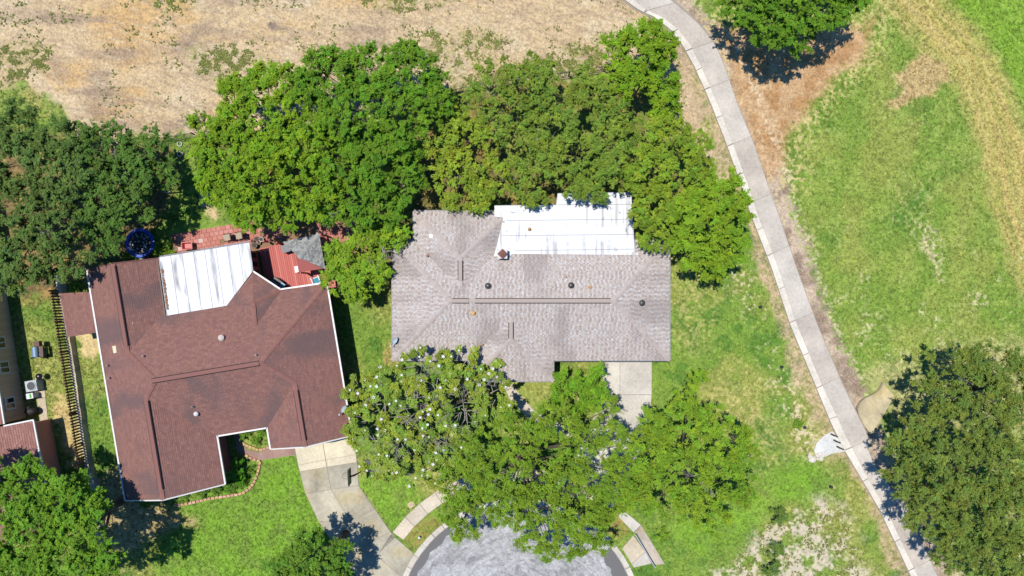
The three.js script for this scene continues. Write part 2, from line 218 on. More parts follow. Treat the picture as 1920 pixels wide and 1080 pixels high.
slabs('driveway', [[[552, 836], [605, 826], [611, 862], [559, 872]], [[605, 826], [662, 815], [668, 852], [611, 862]], [[559, 872], [611, 862], [613.5, 875], [562, 884]], [[611, 862], [668, 852], [670, 866], [613.5, 875]],
  [[562, 884], [613.5, 875], [621, 917], [573, 926]], [[613.5, 875], [670, 866], [673, 910], [621, 917]], [[573, 926], [621, 917], [657, 976], [598, 978]], [[621, 917], [673, 910], [703, 954], [657, 976]],
  [[598, 978], [657, 976], [690, 1018], [640, 1040]], [[657, 976], [703, 954], [733, 997], [690, 1018]], [[640, 1040], [690, 1018], [706, 1041], [690, 1110]], [[690, 1018], [733, 997], [742, 1008], [706, 1041]],
  [[706, 1041], [733, 1000], [777, 1038], [757, 1085]], [[690, 1110], [706, 1041], [757, 1085], [745, 1140]]], [mDriveA, mDriveA, mDriveA, mDriveA, mDriveB, mDriveC, mDriveD, mDriveB, mDriveC, mDriveB, mDriveB, mDriveC, mDriveC, mDriveD]);
slabs('driveway', [[[1130, 668], [1162, 668], [1162, 740], [1128, 740]], [[1162, 668], [1222, 668], [1222, 740], [1162, 740]], [[1128, 740], [1162, 740], [1150, 800], [1108, 795]], [[1162, 740], [1222, 740], [1214, 812], [1150, 800]],
  [[1108, 795], [1150, 800], [1120, 870], [1075, 860]], [[1150, 800], [1214, 812], [1185, 890], [1120, 870]], [[1075, 860], [1120, 870], [1105, 935], [1050, 930]], [[1120, 870], [1185, 890], [1150, 955], [1105, 935]]], [concrete(226, 220, 208), concrete(216, 210, 200), mDriveD, concrete(214, 208, 196)]);
// cul-de-sac
const RC = [972, 1168], RR = 225, ring = (r, a) => [RC[0] + r * Math.cos(a), RC[1] + r * Math.sin(a)];
{
  const tex = dataTex(1024, 512, (x, y) => { const u = x / 1024 * 20, v = y / 512 * 10, cx = u - 10, cy = v - 10, rad = Math.hypot(cx, cy), an = Math.atan2(cy, cx) * 9, w = fbm(u * .7, v * .7, 3), a = fbm(an * .5 + w * 2, rad * 2.1 + w * 2.4, 5), b = fbm(u * 7, v * 9, 3), e = fbm(u * .8 + 30, v * 1.1 + 8, 4), f = fbm(an * 1.3, rad * 7 + w * 3, 3); let k = lerp(.27, .35, sst(.36, .6, a)); k = lerp(k, .4, sst(.52, .62, e) * .7); if (Math.abs(fbm(u * .9 + 3, v * .9 + 60, 4) - .5) < .006 || Math.abs(fbm(u * 1.3 + 80, v * 1.3, 4) - .5) < .004) k *= .6; k = lerp(k, .2, sst(.58, .7, fbm(an * .7 + 9, rad * 3 + w * 4 + 20, 4)) * .7); k *= .9 + .2 * sst(.3, .7, f); k *= .72 + .56 * b; k *= .9 + .2 * hash2(x, y); k *= .84; return [k * 1.01, k, k * .98]; }, true, THREE.MirroredRepeatWrapping);
  const pts = []; for (let i = 0; i <= 72; i++) pts.push(ring(RR, Math.PI * (1 - .25) + Math.PI * 1.5 * i / 72)); pts.push([1120, 1500], [824, 1500]);
  const g = prism(poly(pts), -.1, .008), uv = g.attributes.uv, p = g.attributes.position; for (let i = 0; i < p.count; i++) uv.setXY(i, (p.getX(i) + 9.5) / 20, (p.getZ(i) - 15) / 10);
  struct('road', g, new THREE.MeshStandardMaterial({ map: tex, roughness: .92, bumpMap: concreteBump, bumpScale: .01 }));
  // gutter pan and kerb round the road
  const kb = struct('road_kerb', prism(poly([...Array.from({ length: 49 }, (_, i) => ring(RR - 1, Math.PI * .8 + Math.PI * 1.4 * i / 48)), ...Array.from({ length: 49 }, (_, i) => ring(RR + 8, Math.PI * 2.2 - Math.PI * 1.4 * i / 48))]), -.1, .06), mJoint);
  const mk = [concrete(228, 222, 208), concrete(216, 208, 194), concrete(222, 216, 204)];
  const n = 40; for (let i = 0; i < n; i++) { const a0 = Math.PI * (.8 + 1.4 * i / n) + .003, a1 = Math.PI * (.8 + 1.4 * (i + 1) / n) - .003, am = (a0 + a1) / 2; const drop = (am > Math.PI * 1.12 && am < Math.PI * 1.205) || (am > Math.PI * 1.8 && am < Math.PI * 1.86); part('kerb_stone', prism(poly([ring(RR - .5, a0), ring(RR - .5, am), ring(RR - .5, a1), ring(RR + 9, a1), ring(RR + 9, am), ring(RR + 9, a0)]), -.1, drop ? .07 : .13), mk[i % 3], kb); }
  const tar = mat(118, 116, 114, .9); for (const [a0, a1, w] of [[Math.PI * 1.78, Math.PI * 1.88, 26], [Math.PI * 1.13, Math.PI * 1.3, 16]]) part('gutter_patch', prism(poly([...Array.from({ length: 9 }, (_, i) => ring(RR - 2, lerp(a0, a1, i / 8))), ...Array.from({ length: 9 }, (_, i) => ring(RR - w + 3 * Math.sin(i * 2), lerp(a1, a0, i / 8)))]), -.05, .014), tar, scene.getObjectByName('road'));
}
// pavements round the cul-de-sac
{
  const q = []; const A0 = Math.atan2(997 - RC[1], 733 - RC[0]) + Math.PI * 2; for (let i = 0; i < 11; i++) { const a = A0 + .005 + i * .126, b = a + .126; if (i > 4 && i < 7) continue; q.push([ring(266, a), ring(266, b), ring(291, b), ring(291, a)]); }
  slabs('pavement', q, [concrete(226, 212, 190), concrete(216, 204, 184), concrete(222, 210, 190)]);
  const m1 = concrete(222, 216, 206), m2 = concrete(196, 182, 168); m2.map = stain; slabs('pavement', [[[1163, 952], [1202, 984], [1188, 998], [1159, 968]], [[1202, 984], [1246, 1057], [1229, 1059], [1189, 998]]], [m1, m2], .07);
  slabs('kerb_ramp', [[[1187, 1003], [1210, 1034], [1184, 1057], [1166, 1028]], [[1210, 1034], [1222, 1056], [1188, 1064], [1184, 1057]]], [concrete(218, 204, 178), concrete(206, 200, 190)], .055);
  slabs('front_walk', [[[940, 716], [958, 716], [975, 740], [958, 752]], [[958, 752], [975, 740], [1004, 772], [990, 784]], [[990, 784], [1004, 772], [1060, 800], [1050, 814]], [[1050, 814], [1060, 800], [1110, 812], [1104, 828]]], [concrete(222, 210, 190), concrete(214, 204, 186)]);
  const mw = [concrete(176, 142, 130), concrete(168, 134, 122)]; slabs('front_walk', [[[438, 815], [447, 813], [462, 842], [445, 846]], [[462, 842], [486, 848], [484, 863], [460, 856], [445, 846]], [[486, 848], [494, 845], [496, 862], [484, 863]], [[494, 845], [512, 840], [514, 859], [496, 862]], [[512, 840], [533, 837], [534, 856], [514, 859]], [[533, 837], [552, 834], [555, 853], [534, 856]]], mw);
  slabs('side_path', [[[66, 705], [82, 703], [86, 745], [70, 748]], [[70, 748], [86, 745], [91, 786], [76, 790]]], [concrete(222, 206, 176), concrete(210, 196, 168)]);
}
// white limestone pad with three posts, and the scooped culvert apron beside the path
{
  const pad = struct('limestone_pad', prism(poly([[1560, 808], [1545, 816], [1531, 830], [1526, 845], [1530, 856], [1545, 857], [1560, 850], [1584, 846], [1575, 826]]), -.1, .05), concrete(226, 226, 222));
  const r = rng(5); for (let i = 0; i < 12; i++) { const s = new THREE.DodecahedronGeometry(.09 + r() * .12, 0); s.scale(1.3, .6, 1); const q = P(1518 + r() * 26, 848 + r() * 18, .05); s.rotateY(r() * 6); s.translate(q.x, q.y, q.z); part('stone', s, mKerb[i % 2], pad); }
  const mp = mat(98, 92, 78, .9); for (const [u, v] of [[1558, 813.5], [1563, 825], [1569, 837]]) { const b = P(u, v); const t = thing('wooden_post', 'short weathered post standing on the white limestone pad by the cart path', 'post', 'posts on the limestone pad', b); part('shaft', tube([V3(0, -.1, 0), V3(0, .55, 0), V3(.01, 1.0, 0)], [.065, .062, .058], 8), mp, t); part('cap', cyl(.03, .066, .05, .01, 1.02, 0, 8), mat(70, 66, 58), t); }
  // culvert apron: a dished sheet
  const g = new Geo(), A = [[1603, 766], [1628, 813]], B = [[1652, 716], [1671, 740]], N = 14, W = 10; const at = (i, j) => { const s = i / N, t = j / W; const a0 = [lerp(A[0][0], B[0][0], s) - 3 * Math.sin(s * Math.PI * 2), lerp(A[0][1], B[0][1], s) - 3 * Math.sin(s * Math.PI * 2)], a1 = [lerp(A[1][0], B[1][0], s) + 3 * Math.sin(s * 3), lerp(A[1][1], B[1][1], s)]; const q = P(lerp(a0[0], a1[0], t), lerp(a0[1], a1[1], t)); q.y = .34 - .27 * Math.sin(clamp(t * 1.05) * Math.PI) ** .8 * (1 - .25 * s); return q; };
  for (let i = 0; i < N; i++) for (let j = 0; j < W; j++) g.quad(at(i, j), at(i, j + 1), at(i + 1, j + 1), at(i + 1, j));
  for (let i = 0; i < N; i++) for (const j of [0, W]) { const a = at(i, j), b = at(i + 1, j); g.quad(a, b, V3(b.x, -.1, b.z), V3(a.x, -.1, a.z)); }
  const cg = g.build(); cg.deleteAttribute('color'); const m = concrete(206, 190, 154); m.map = stain; struct('culvert_apron', cg, m);
}
// handrail by the ramp
{ const t = thing('ramp_handrail', 'pale metal handrail along the kerb ramp beside the road circle', 'handrail'); const a = P(1192, 1003, .5), b = P(1229, 1065, .5), m = mat(214, 216, 222, .4, { metalness: .4 }); part('rail', tube([a, b], .045, 8), m, t); for (const k of [.03, .5, .97]) { const q = a.clone().lerp(b, k); part('post', tube([V3(q.x, 0, q.z), q], .035, 6), m, t); } }

// ---------------------------------------------------------------- roofs
function clipPoly(pts, conv) {                   // convex clip of a small polygon, both in (s, d)
  let out = pts; const n = conv.length;
  for (let i = 0; i < n && out.length; i++) { const [ax, ay] = conv[i], [bx, by] = conv[(i + 1) % n]; const res = []; const side = (p) => (bx - ax) * (p[1] - ay) - (by - ay) * (p[0] - ax);
    for (let k = 0; k < out.length; k++) { const p = out[k], q = out[(k + 1) % out.length], sp = side(p), sq = side(q); if (sp >= 0) res.push(p); if ((sp >= 0) !== (sq >= 0)) { const t = sp / (sp - sq); res.push([lerp(p[0], q[0], t), lerp(p[1], q[1], t)]); } } out = res; }
  return out;
}
function shingleFacet(G, pts, eaveH, pal, o) {   // pts: planar convex polygon in world space
  const c = pts[0], n = V3(0, 0, 0); for (let i = 1; i < pts.length - 1; i++) n.add(pts[i].clone().sub(c).cross(pts[i + 1].clone().sub(c))); n.normalize(); if (n.y < 0) n.negate();
  const gx = -n.x / n.y, gz = -n.z / n.y, p = Math.hypot(gx, gz), ix = gx / p, iz = gz / p, ax = -iz, az = ix, sl = Math.sqrt(1 + p * p);
  const S = (q) => q.x * ax + q.z * az, D = (q) => (q.y - eaveH) / p; const o0 = D(c) - (c.x * ix + c.z * iz); const world = (s, d, lift) => { const e = d - o0; return V3(ax * s + ix * e, eaveH + p * d, az * s + iz * e).addScaledVector(n, lift); };
  let conv = pts.map((q) => [S(q), D(q)]); let area = 0; conv.forEach((a, i) => { const b = conv[(i + 1) % conv.length]; area += a[0] * b[1] - a[1] * b[0]; }); if (area < 0) conv.reverse();
  const s0 = Math.min(...conv.map((q) => q[0])), s1 = Math.max(...conv.map((q) => q[0])), d0 = Math.min(...conv.map((q) => q[1])), d1 = Math.max(...conv.map((q) => q[1])), cd = o.course / sl;
  for (let j = Math.floor(d0 / cd); j * cd < d1; j++) { const off = hash2(j, 991) * o.tab; for (let k = Math.floor((s0 - off) / o.tab) - 1; k * o.tab + off < s1 + o.tab; k++) {
    const a = off + k * o.tab + (hash2(j, k) - .5) * .45 * o.tab, b = off + (k + 1) * o.tab + (hash2(j, k + 1) - .5) * .45 * o.tab; const q = clipPoly([[a + .004, j * cd], [b - .004, j * cd], [b - .004, (j + 1) * cd], [a + .004, (j + 1) * cd]], conv); if (q.length < 3) continue;
    const hsh = hash2(j + 500, k * 3 + 7), thick = o.pal2 ? (k % 2 ? 0 : .01) : hsh > .5 ? .009 : 0; const pi = hash2(k * 7 + 3, j * 5 + 11), pl = o.pal2 && k % 2 ? o.pal2 : pal, col0 = pl[Math.min(pl.length - 1, Math.floor(pi * pl.length))], kk = .93 + .14 * hash2(k + 91, j + 17); let col = [col0[0] * kk, col0[1] * kk, col0[2] * kk]; if (o.stain) { const w = world(a, j * cd, 0), sn = fbm(a * .55 + 40, j * cd * .28 + 9, 4), st = sst(.5, .74, sn) * o.stainK; col = mix(col, o.stain, st); }
    const up = (e) => .004 + (.013 + thick) * (1 - clamp((e - j * cd) / cd)); const w = q.map(([s, d]) => world(s, d, up(d)));
    for (let i = 1; i < w.length - 1; i++) G.tri(w[0], w[i], w[i + 1], col);
    for (let i = 0; i < q.length; i++) { const e = q[i], f = q[(i + 1) % q.length]; if (Math.abs(e[1] - j * cd) < 1e-5 && Math.abs(f[1] - j * cd) < 1e-5) G.quad(w[i], w[(i + 1) % q.length], world(f[0], f[1], -.004), world(e[0], e[1], -.004), col); } } }
}
const shingleMat = new THREE.MeshStandardMaterial({ vertexColors: true, roughness: .95, bumpMap: concreteBump, bumpScale: .006 });
function roofPart(house, name, polys, eaveH, pal, deckMat, o = {}) {   // one slope: deck + its shingles
  o = { course: .15, tab: .32, ...o };
  const deck = part(name, merge(polys.map((q) => prism3(q, .09))), deckMat, house); const G = new Geo(); for (const q of polys) shingleFacet(G, q, eaveH, pal, o); part('shingles', G.build(), shingleMat, deck, true); return deck;
}
function hipCaps(house, a, b, pal, seed, name = 'hip_cap') { const G = new Geo(), L = a.distanceTo(b), n = Math.round(L / .2), d = b.clone().sub(a).normalize(), s = d.clone().cross(V3(0, 1, 0)).normalize(); for (let i = 0; i < n; i++) { const c = pal[Math.floor(hash2(i, seed) * pal.length)], k = .95 + .14 * hash2(i + 40, seed); const col = [c[0] * k, c[1] * k, c[2] * k], p = a.clone().addScaledVector(d, i * L / n), q = a.clone().addScaledVector(d, (i + 1.25) * L / n); p.y += .06; q.y += .045; const w = .15, e = .045; const pl = p.clone().addScaledVector(s, -w), pr = p.clone().addScaledVector(s, w), ql = q.clone().addScaledVector(s, -w), qr = q.clone().addScaledVector(s, w); for (const z of [pl, pr, ql, qr]) z.y -= e; G.quad(pl, p, q, ql, col); G.quad(p, pr, qr, q, col); G.tri(p, pl, pr, col); } part(name, G.build(), shingleMat, house, true); }
function ridgeVent(house, a, b, m, dark) { const up = V3(0, .085, 0), d = b.clone().sub(a).normalize(), s = d.clone().cross(V3(0, 1, 0)).normalize(); const v = part('ridge_vent', bar(a.clone().add(up), b.clone().add(up), .26, .06), m, house); for (const k of [-1, 1]) part('slot', bar(a.clone().addScaledVector(s, k * .155).add(V3(0, .045, 0)), b.clone().addScaledVector(s, k * .155).add(V3(0, .045, 0)), .045, .05), dark, v); }
function trim(house, a, b, m, w = .1, h = .16, name = 'gutter') { part(name, bar(a, b, w, h), m, house); }
function wallBody(house, pts, h, m) { return part('wall', prism(pts, -.2, h), m, house); }

const EH = 2.75, PITCH = .42, EPX = (CAM_H - EH) / CAM_H / PX;
// ---- the grey-brown shingled house in the middle
{
  const H = thing('house', 'house with grey brown shingled hip roof and white flat rear roof', 'house');
  const E = (u, v, d = 0, dy = 0) => { const q = P(u, v, EH); q.y = EH + PITCH * d * EPX + dy; return q; };
  const pal = [al(204, 194, 185), al(202, 191, 182), al(207, 197, 189), al(200, 189, 180), al(208, 200, 194), al(212, 208, 205), al(205, 195, 187)], pal2 = [al(187, 171, 160), al(192, 178, 168), al(181, 163, 151), al(197, 185, 176), al(201, 190, 182)];
  const capPal = [al(194, 180, 171), al(190, 175, 165), al(197, 184, 175)], deck = mat(128, 108, 98);
  const slope = (...ps) => roofPart(H, 'roof_slope', ps.map((q) => q.map((p) => E(...p))), EH, pal, deck, { course: .12, tab: .15, pal2, stain: al(152, 140, 133), stainK: .5 });
  slope([[735, 676, 0], [848, 563, 113], [958, 563, 113], [958, 596, 80], [878, 676, 0]], [[958, 563, 113], [1143, 563, 113], [1256, 676, 0], [1038, 676, 0], [958, 596, 80]]);
  slope([[735, 450, 0], [848, 563, 113], [735, 676, 0]]);
  slope([[735, 450, 0], [775, 450, 0], [866, 541, 91], [866, 563, 113], [848, 563, 113]], [[957, 450, 0], [1256, 450, 0], [1143, 563, 113], [866, 563, 113], [866, 541, 91]]);
  slope([[1256, 450, 0], [1143, 563, 113], [1256, 676, 0]]);
  slope([[775, 395, 0], [866, 486, 91], [957, 395, 0]]); slope([[775, 395, 0], [866, 486, 91], [866, 541, 91], [775, 450, 0]]); slope([[957, 395, 0], [957, 450, 0], [866, 541, 91], [866, 486, 91]]);
  slope([[878, 715, 0], [958, 635, 80], [1038, 715, 0]]); slope([[878, 715, 0], [878, 676, 0], [958, 596, 80], [958, 635, 80]]); slope([[1038, 715, 0], [1038, 676, 0], [958, 596, 80], [958, 635, 80]]);
  let sd = 1; for (const [a, b] of [[[735, 676, 0], [848, 563, 113]], [[735, 450, 0], [848, 563, 113]], [[1256, 450, 0], [1143, 563, 113]], [[1256, 676, 0], [1143, 563, 113]], [[775, 395, 0], [866, 486, 91]], [[957, 395, 0], [866, 486, 91]], [[878, 715, 0], [958, 635, 80]], [[1038, 715, 0], [958, 635, 80]]]) hipCaps(H, E(...a), E(...b), capPal, sd++);
  for (const [a, b] of [[[848, 563, 113], [1143, 563, 113]], [[866, 486, 91], [866, 541, 91]], [[958, 596, 80], [958, 635, 80]]]) hipCaps(H, E(...a), E(...b), capPal, sd++, 'ridge_cap');
  const mv = mat(184, 168, 156, .9), md = mat(52, 44, 40); ridgeVent(H, E(852, 563, 113), E(882, 563, 113), mv, md); ridgeVent(H, E(893, 563, 113), E(1138, 563, 113), mv, md); ridgeVent(H, E(866, 490, 91), E(866, 526, 91), mv, md); ridgeVent(H, E(958, 603, 80), E(958, 632, 80), mv, md);
  const mt = mat(150, 146, 142, .7), te = [[735, 450], [735, 676], [878, 676], [878, 715], [1038, 715], [1038, 676], [1256, 676], [1256, 450], [1190, 450]]; for (let i = 0; i < te.length - 1; i++) trim(H, E(...te[i], 0, -.05), E(...te[i + 1], 0, -.05), mt); trim(H, E(735, 450, 0, -.05), E(775, 450, 0, -.05), mt); trim(H, E(775, 450, 0, -.05), E(775, 395, 0, -.05), mt); trim(H, E(775, 395, 0, -.05), E(927, 395, 0, -.05), mt);
  const mw = mat(168, 128, 104, .95); wallBody(H, [[747, 462], [787, 462], [787, 407], [945, 407], [945, 402], [1178, 402], [1178, 462], [1244, 462], [1244, 664], [1026, 664], [1026, 703], [890, 703], [890, 664], [747, 664]].map(([u, v]) => E(u, v)), EH - .1, mw);
  const mg = mat(236, 230, 218, .6), zf = E(0, 664).z; const gd = part('garage_door', box(4.2, 2.1, .08, E(1176, 664).x, 1.05, zf + .05), mg, H); for (let i = 0; i < 4; i++) part('panel', box(4.0, .44, .04, E(1176, 664).x, .28 + i * .52, zf + .1), mg, gd);
  const mgl = mat(40, 52, 62, .1), dr = part('door', box(.95, 2.05, .08, E(1030, 664).x + .6, 1.02, zf + .05), mat(92, 52, 40, .5), H); part('handle', box(.04, .12, .06, E(1030, 664).x + .95, 1.0, zf + .12), mat(190, 170, 110, .3, { metalness: 1 }), dr);
  for (const u of [775, 830]) { const w = part('window', box(1.5, 1.2, .08, E(u, 664).x, 1.5, zf + .03), mat(240, 240, 236), H); part('pane', box(1.36, 1.06, .04, E(u, 664).x, 1.5, zf + .06), mgl, w); }
  { const w = part('window', box(2, 1.3, .08, E(958, 703).x, 1.5, E(0, 703).z + .03), mat(240, 240, 236), H); part('pane', box(1.86, 1.16, .04, E(958, 703).x, 1.5, E(0, 703).z + .06), mgl, w); }
  // white membrane roof
  const hm = (v) => 2.97 + (v - 363) / 112 * .27, Wp = (u, v) => { const q = P(u, v, hm(v)); return q; };
  const wt = dataTex(1024, 512, (x, y) => { const u = x / 1024, v = y / 512; const st = fbm(u * 90, v * 2.2, 3), bl = fbm(u * 9, v * 6 + 4, 4), sp = fbm(u * 60 + 3, v * 18, 3); let k = .53 - .2 * sst(.48, .72, st) * sst(.35, .62, bl); k -= .3 * sst(.7, .82, sp) * sst(.5, .7, bl); return [k, k, k * 1.005]; }, true, THREE.MirroredRepeatWrapping);
  const outline = [[927, 386], [1043, 384], [1046, 363], [1183, 361], [1190, 474], [1197, 474], [1196, 478], [960, 476], [953, 485], [924, 486], [929, 470], [944, 408], [927, 406]]; const wg = prism3(outline.map((p) => Wp(...p)), .14); { const uv = wg.attributes.uv, p = wg.attributes.position; for (let i = 0; i < p.count; i++) uv.setXY(i, (p.getX(i) + 2) / 14, (p.getZ(i) + 8) / 6); }
  const flat = part('flat_roof', wg, new THREE.MeshStandardMaterial({ map: wt, roughness: .6 }), H); const ms = mat(150, 152, 156, .6);
  for (const [u0, v0, u1, v1] of [[948, 413.5, 1186, 411], [940, 442, 1188, 439.5], [966, 470, 1190, 467], [1047, 384, 1186, 383]]) { const a = Wp(u0, v0), b = Wp(u1, v1); a.y += .004; b.y += .004; part('seam', bar(a, b, .035, .02), ms, flat); }
  { const a = Wp(927, 386), b = Wp(1043, 384); const me = mat(196, 198, 200, .5); for (const [p, q] of [[[927, 386], [1043, 384]], [[1043, 384], [1046, 363]], [[1046, 363], [1183, 361]], [[1183, 361], [1190, 474]]]) { const A = Wp(...p), B = Wp(...q); A.y -= .04; B.y -= .04; part('edge_trim', bar(A, B, .05, .14), me, flat); } }
  // chimney
  const cb = P(942.5, 477, 3.3), ch = part('chimney', box(.6, 1.2, .6, cb.x, 3.35, cb.z), mat(206, 200, 194), H); const rim = new THREE.BoxGeometry(.66, .08, .66); rim.translate(cb.x, 3.96, cb.z); part('crown', rim, mat(226, 224, 220), ch); const cap = new THREE.ConeGeometry(.36, .14, 4); cap.translate(cb.x, 4.22, cb.z); part('cap', cap, mat(128, 78, 62, .7), ch); for (const [x, z] of [[-.18, 0], [.18, 0], [0, -.18], [0, .18]]) part('cap_leg', box(.03, .2, .03, cb.x + x, 4.08, cb.z + z), mat(70, 50, 44), ch);
  // turbine caps, pipes
  const slopeH = (u, v) => EH + PITCH * EPX * Math.min(v > 563 ? 676 - v : v - 450, 1256 - u, u - 735);
  for (const [u, v] of [[915, 536], [1070.5, 535], [1203, 568]]) { const h = slopeH(u, v), q = P(u, v, h), vent = part('roof_vent', cyl(.11, .13, .3, q.x, h + .05, q.z, 16), mat(60, 58, 56, .6), H); const d = new THREE.SphereGeometry(.2, 18, 8, 0, Math.PI * 2, 0, Math.PI / 2); d.scale(1, .5, 1); d.translate(q.x, h + .2, q.z); part('dome', d, mat(58, 56, 54, .45), vent); const rg = new THREE.TorusGeometry(.19, .028, 8, 22); rg.rotateX(Math.PI / 2); rg.translate(q.x, h + .2, q.z); part('rim', rg, mat(92, 90, 86, .5), vent); }
  for (const [u, v, c] of [[888, 586, [222, 176, 110]], [1106, 539, [206, 160, 110]], [1060, 519, [196, 172, 150]], [826, 477, [190, 160, 140]], [802, 480, [170, 130, 110]], [904, 646, [180, 150, 130]], [993, 430, [190, 152, 110]]]) { const h = u > 950 && v < 470 ? hm(v) : slopeH(u, v), q = P(u, v, h), r = c[0] > 215 ? .1 : .065; const p = part('vent_pipe', cyl(r, r, .36, q.x, h + .12, q.z, 12), mat(...c), H); part('flashing', cyl(r * 1.5, r * 2.1, .05, q.x, h + .04, q.z, 12), mat(...c), p); }
  { const h = hm(466), q = P(1154, 467, h); part('vent_pipe', cyl(.1, .12, .2, q.x, h + .08, q.z, 14), mat(216, 216, 216), H); const g = P(809, 443, 3.0); part('vent_pipe', cyl(.12, .14, .3, g.x, 3.2, g.z, 14), mat(176, 182, 190, .4, { metalness: .5 }), H); }
}
// ---- the maroon-roofed house on the left, turned by about nine degrees
const LPITCH = .5, LA = 9.4 * Math.PI / 180, LC = Math.cos(LA), LS = Math.sin(LA);
const LE = (a, b, d = 0, dy = 0) => { const u = 165 + a * LC + b * LS, v = 507 - a * LS + b * LC, q = P(u, v, EH); q.y = EH + LPITCH * d * EPX + dy; return q; };
const atLE = (a, b, y) => { const q = LE(a, b); q.y = y; return q; };
{
  const H = thing('house', 'house with maroon shingled roof, white gutters and ribbed metal rear roof', 'house');
  const pal = [al(150, 108, 97), al(147, 105, 94), al(143, 101, 91), al(154, 111, 99), al(139, 98, 89), al(152, 107, 94), al(143, 103, 95)], capPal = [al(152, 106, 95), al(148, 103, 92)], deck = mat(96, 60, 56), white = mat(240, 236, 228, .5);
  const stainK = .85; const slope = (...ps) => roofPart(H, 'roof_slope', ps.map((q) => q.map((p) => LE(...p))), EH, pal, deck, { course: .13, tab: .25, stain: al(116, 92, 90), stainK });
  slope([[0, 0, 0], [67.25, 0, 67.25], [67.25, 164.25, 67.25], [0, 164.25, 0]], [[0, 164.25, 0], [67.25, 164.25, 67.25], [124, 221, 124], [0, 221, 0]], [[0, 221, 0], [124, 221, 124], [94, 251, 94], [0, 251, 0]], [[0, 251, 0], [94, 251, 94], [94, 436, 94], [0, 436, 0]]);
  slope([[134.5, 0, 0], [134.5, 97, 0], [67.25, 164.25, 67.25], [67.25, 0, 67.25]]);
  slope([[134.5, 97, 0], [67.25, 164.25, 67.25], [124, 221, 124], [313, 221, 124], [437, 97, 0]]);
  slope([[437, 97, 0], [313, 221, 124], [360.5, 268.5, 76.5], [437, 268.5, 0]], [[437, 268.5, 0], [360.5, 268.5, 76.5], [360.5, 385, 76.5], [437, 385, 0]]);
  slope([[284, 345, 0], [360.5, 268.5, 76.5], [360.5, 385, 76.5], [284, 385, 0]]);
  slope([[188, 345, 0], [94, 251, 94], [124, 221, 124], [313, 221, 124], [360.5, 268.5, 76.5], [284, 345, 0]]);
  slope([[188, 345, 0], [94, 251, 94], [94, 436, 94], [188, 436, 0]]);
  slope([[305.5, 53.5, 0], [351, 95.6, 0], [305, 112, 50]]); slope([[351, 95.6, 0], [305, 112, 50], [303, 156, 58]]); slope([[305.5, 53.5, 0], [305, 112, 50], [248, 108, 12]], [[248, 108, 12], [305, 112, 50], [303, 156, 58]]);
  let sd = 60; for (const [a, b] of [[[437, 97, 0], [313, 221, 124]], [[124, 221, 124], [68, 165, 68]], [[124, 221, 124], [95, 250, 95]], [[313, 221, 124], [360, 268, 77]], [[305, 112, 50], [351, 95.6, 0]]]) hipCaps(H, LE(...a), LE(...b), capPal, sd++);
  for (const [a, b] of [[[67.25, 0, 67.25], [67.25, 164, 67.25]], [[94, 251, 94], [94, 436, 94]], [[360.5, 268.5, 76.5], [360.5, 385, 76.5]], [[124, 221, 124], [313, 221, 124]], [[305, 112, 50], [303, 156, 58]]]) hipCaps(H, LE(...a), LE(...b), capPal, sd++, 'ridge_cap');
  const mv = mat(146, 100, 90, .9), md = mat(46, 30, 30); ridgeVent(H, LE(67.25, 4, 67.25), LE(67.25, 152, 67.25), mv, md); ridgeVent(H, LE(94, 256, 94), LE(94, 418, 94), mv, md); ridgeVent(H, LE(360.5, 282, 76.5), LE(360.5, 374, 76.5), mv, md); ridgeVent(H, LE(118, 221, 124), LE(312, 221, 124), mv, md);
  const eg = [[0, 0], [0, 436]], g = (a, b) => trim(H, LE(...a), LE(...b), white, .11, .13); g([-1.5, -2, 0, .0], [-1.5, 437, 0, .0]); g([189, 437.5], [189, 345]); g([189, 346], [283, 346]); g([283, 345], [283, 386]); g([438.5, 97], [438.5, 386]); g([437, 95.5], [351, 94]); g([351.5, 94.5], [306, 52.5]);
  for (const [a, b, c] of [[0, 94, 437.5], [188, 94, 437.5], [284, 360.5, 386.5], [437, 360.5, 386.5]]) { const d = Math.abs(a - b); trim(H, LE(a, c, 0, -.03), LE(b, c, d, -.03), white, .09, .16, 'rake_board'); }
  for (const a of [0, 134.5]) trim(H, LE(a, -1.2, 0, -.04), LE(67.25, -1.2, 67.25, -.04), mat(122, 78, 72), .07, .16, 'rake_board');
  const mw = mat(150, 96, 84, .95), WL = (list) => list.map(([a, b]) => LE(a, b)); wallBody(H, WL([[14, 12], [122, 12], [122, 10], [296, 10], [296, 64], [340, 108], [424, 108], [424, 374], [297, 374], [297, 333], [175, 333], [175, 425], [14, 425]]), EH - .1, mw);
  for (const [a0, a1, ar, b] of [[14, 120, 67.25, 12], [14, 174, 94, 425], [297, 424, 360.5, 374]]) { const hh = (a) => EH - .12 + LPITCH * EPX * Math.min(Math.abs(a - a0), Math.abs(a - a1)) * .94; const A = atLE(a0, b, EH - .12), B = atLE(a1, b, EH - .12), C = atLE(ar, b, hh(ar)), n = atLE(0, b + 4, 0).sub(atLE(0, b, 0)).multiplyScalar(b > 100 ? -1 : 1); const gg = new Geo(); const f = (q) => q.clone().add(n); gg.tri(A, B, C); gg.tri(f(A), f(C), f(B)); gg.quad(A, C, f(C), f(A)); gg.quad(C, B, f(B), f(C)); const ge = gg.build(); ge.deleteAttribute('color'); part('gable_wall', ge, mw, H); }
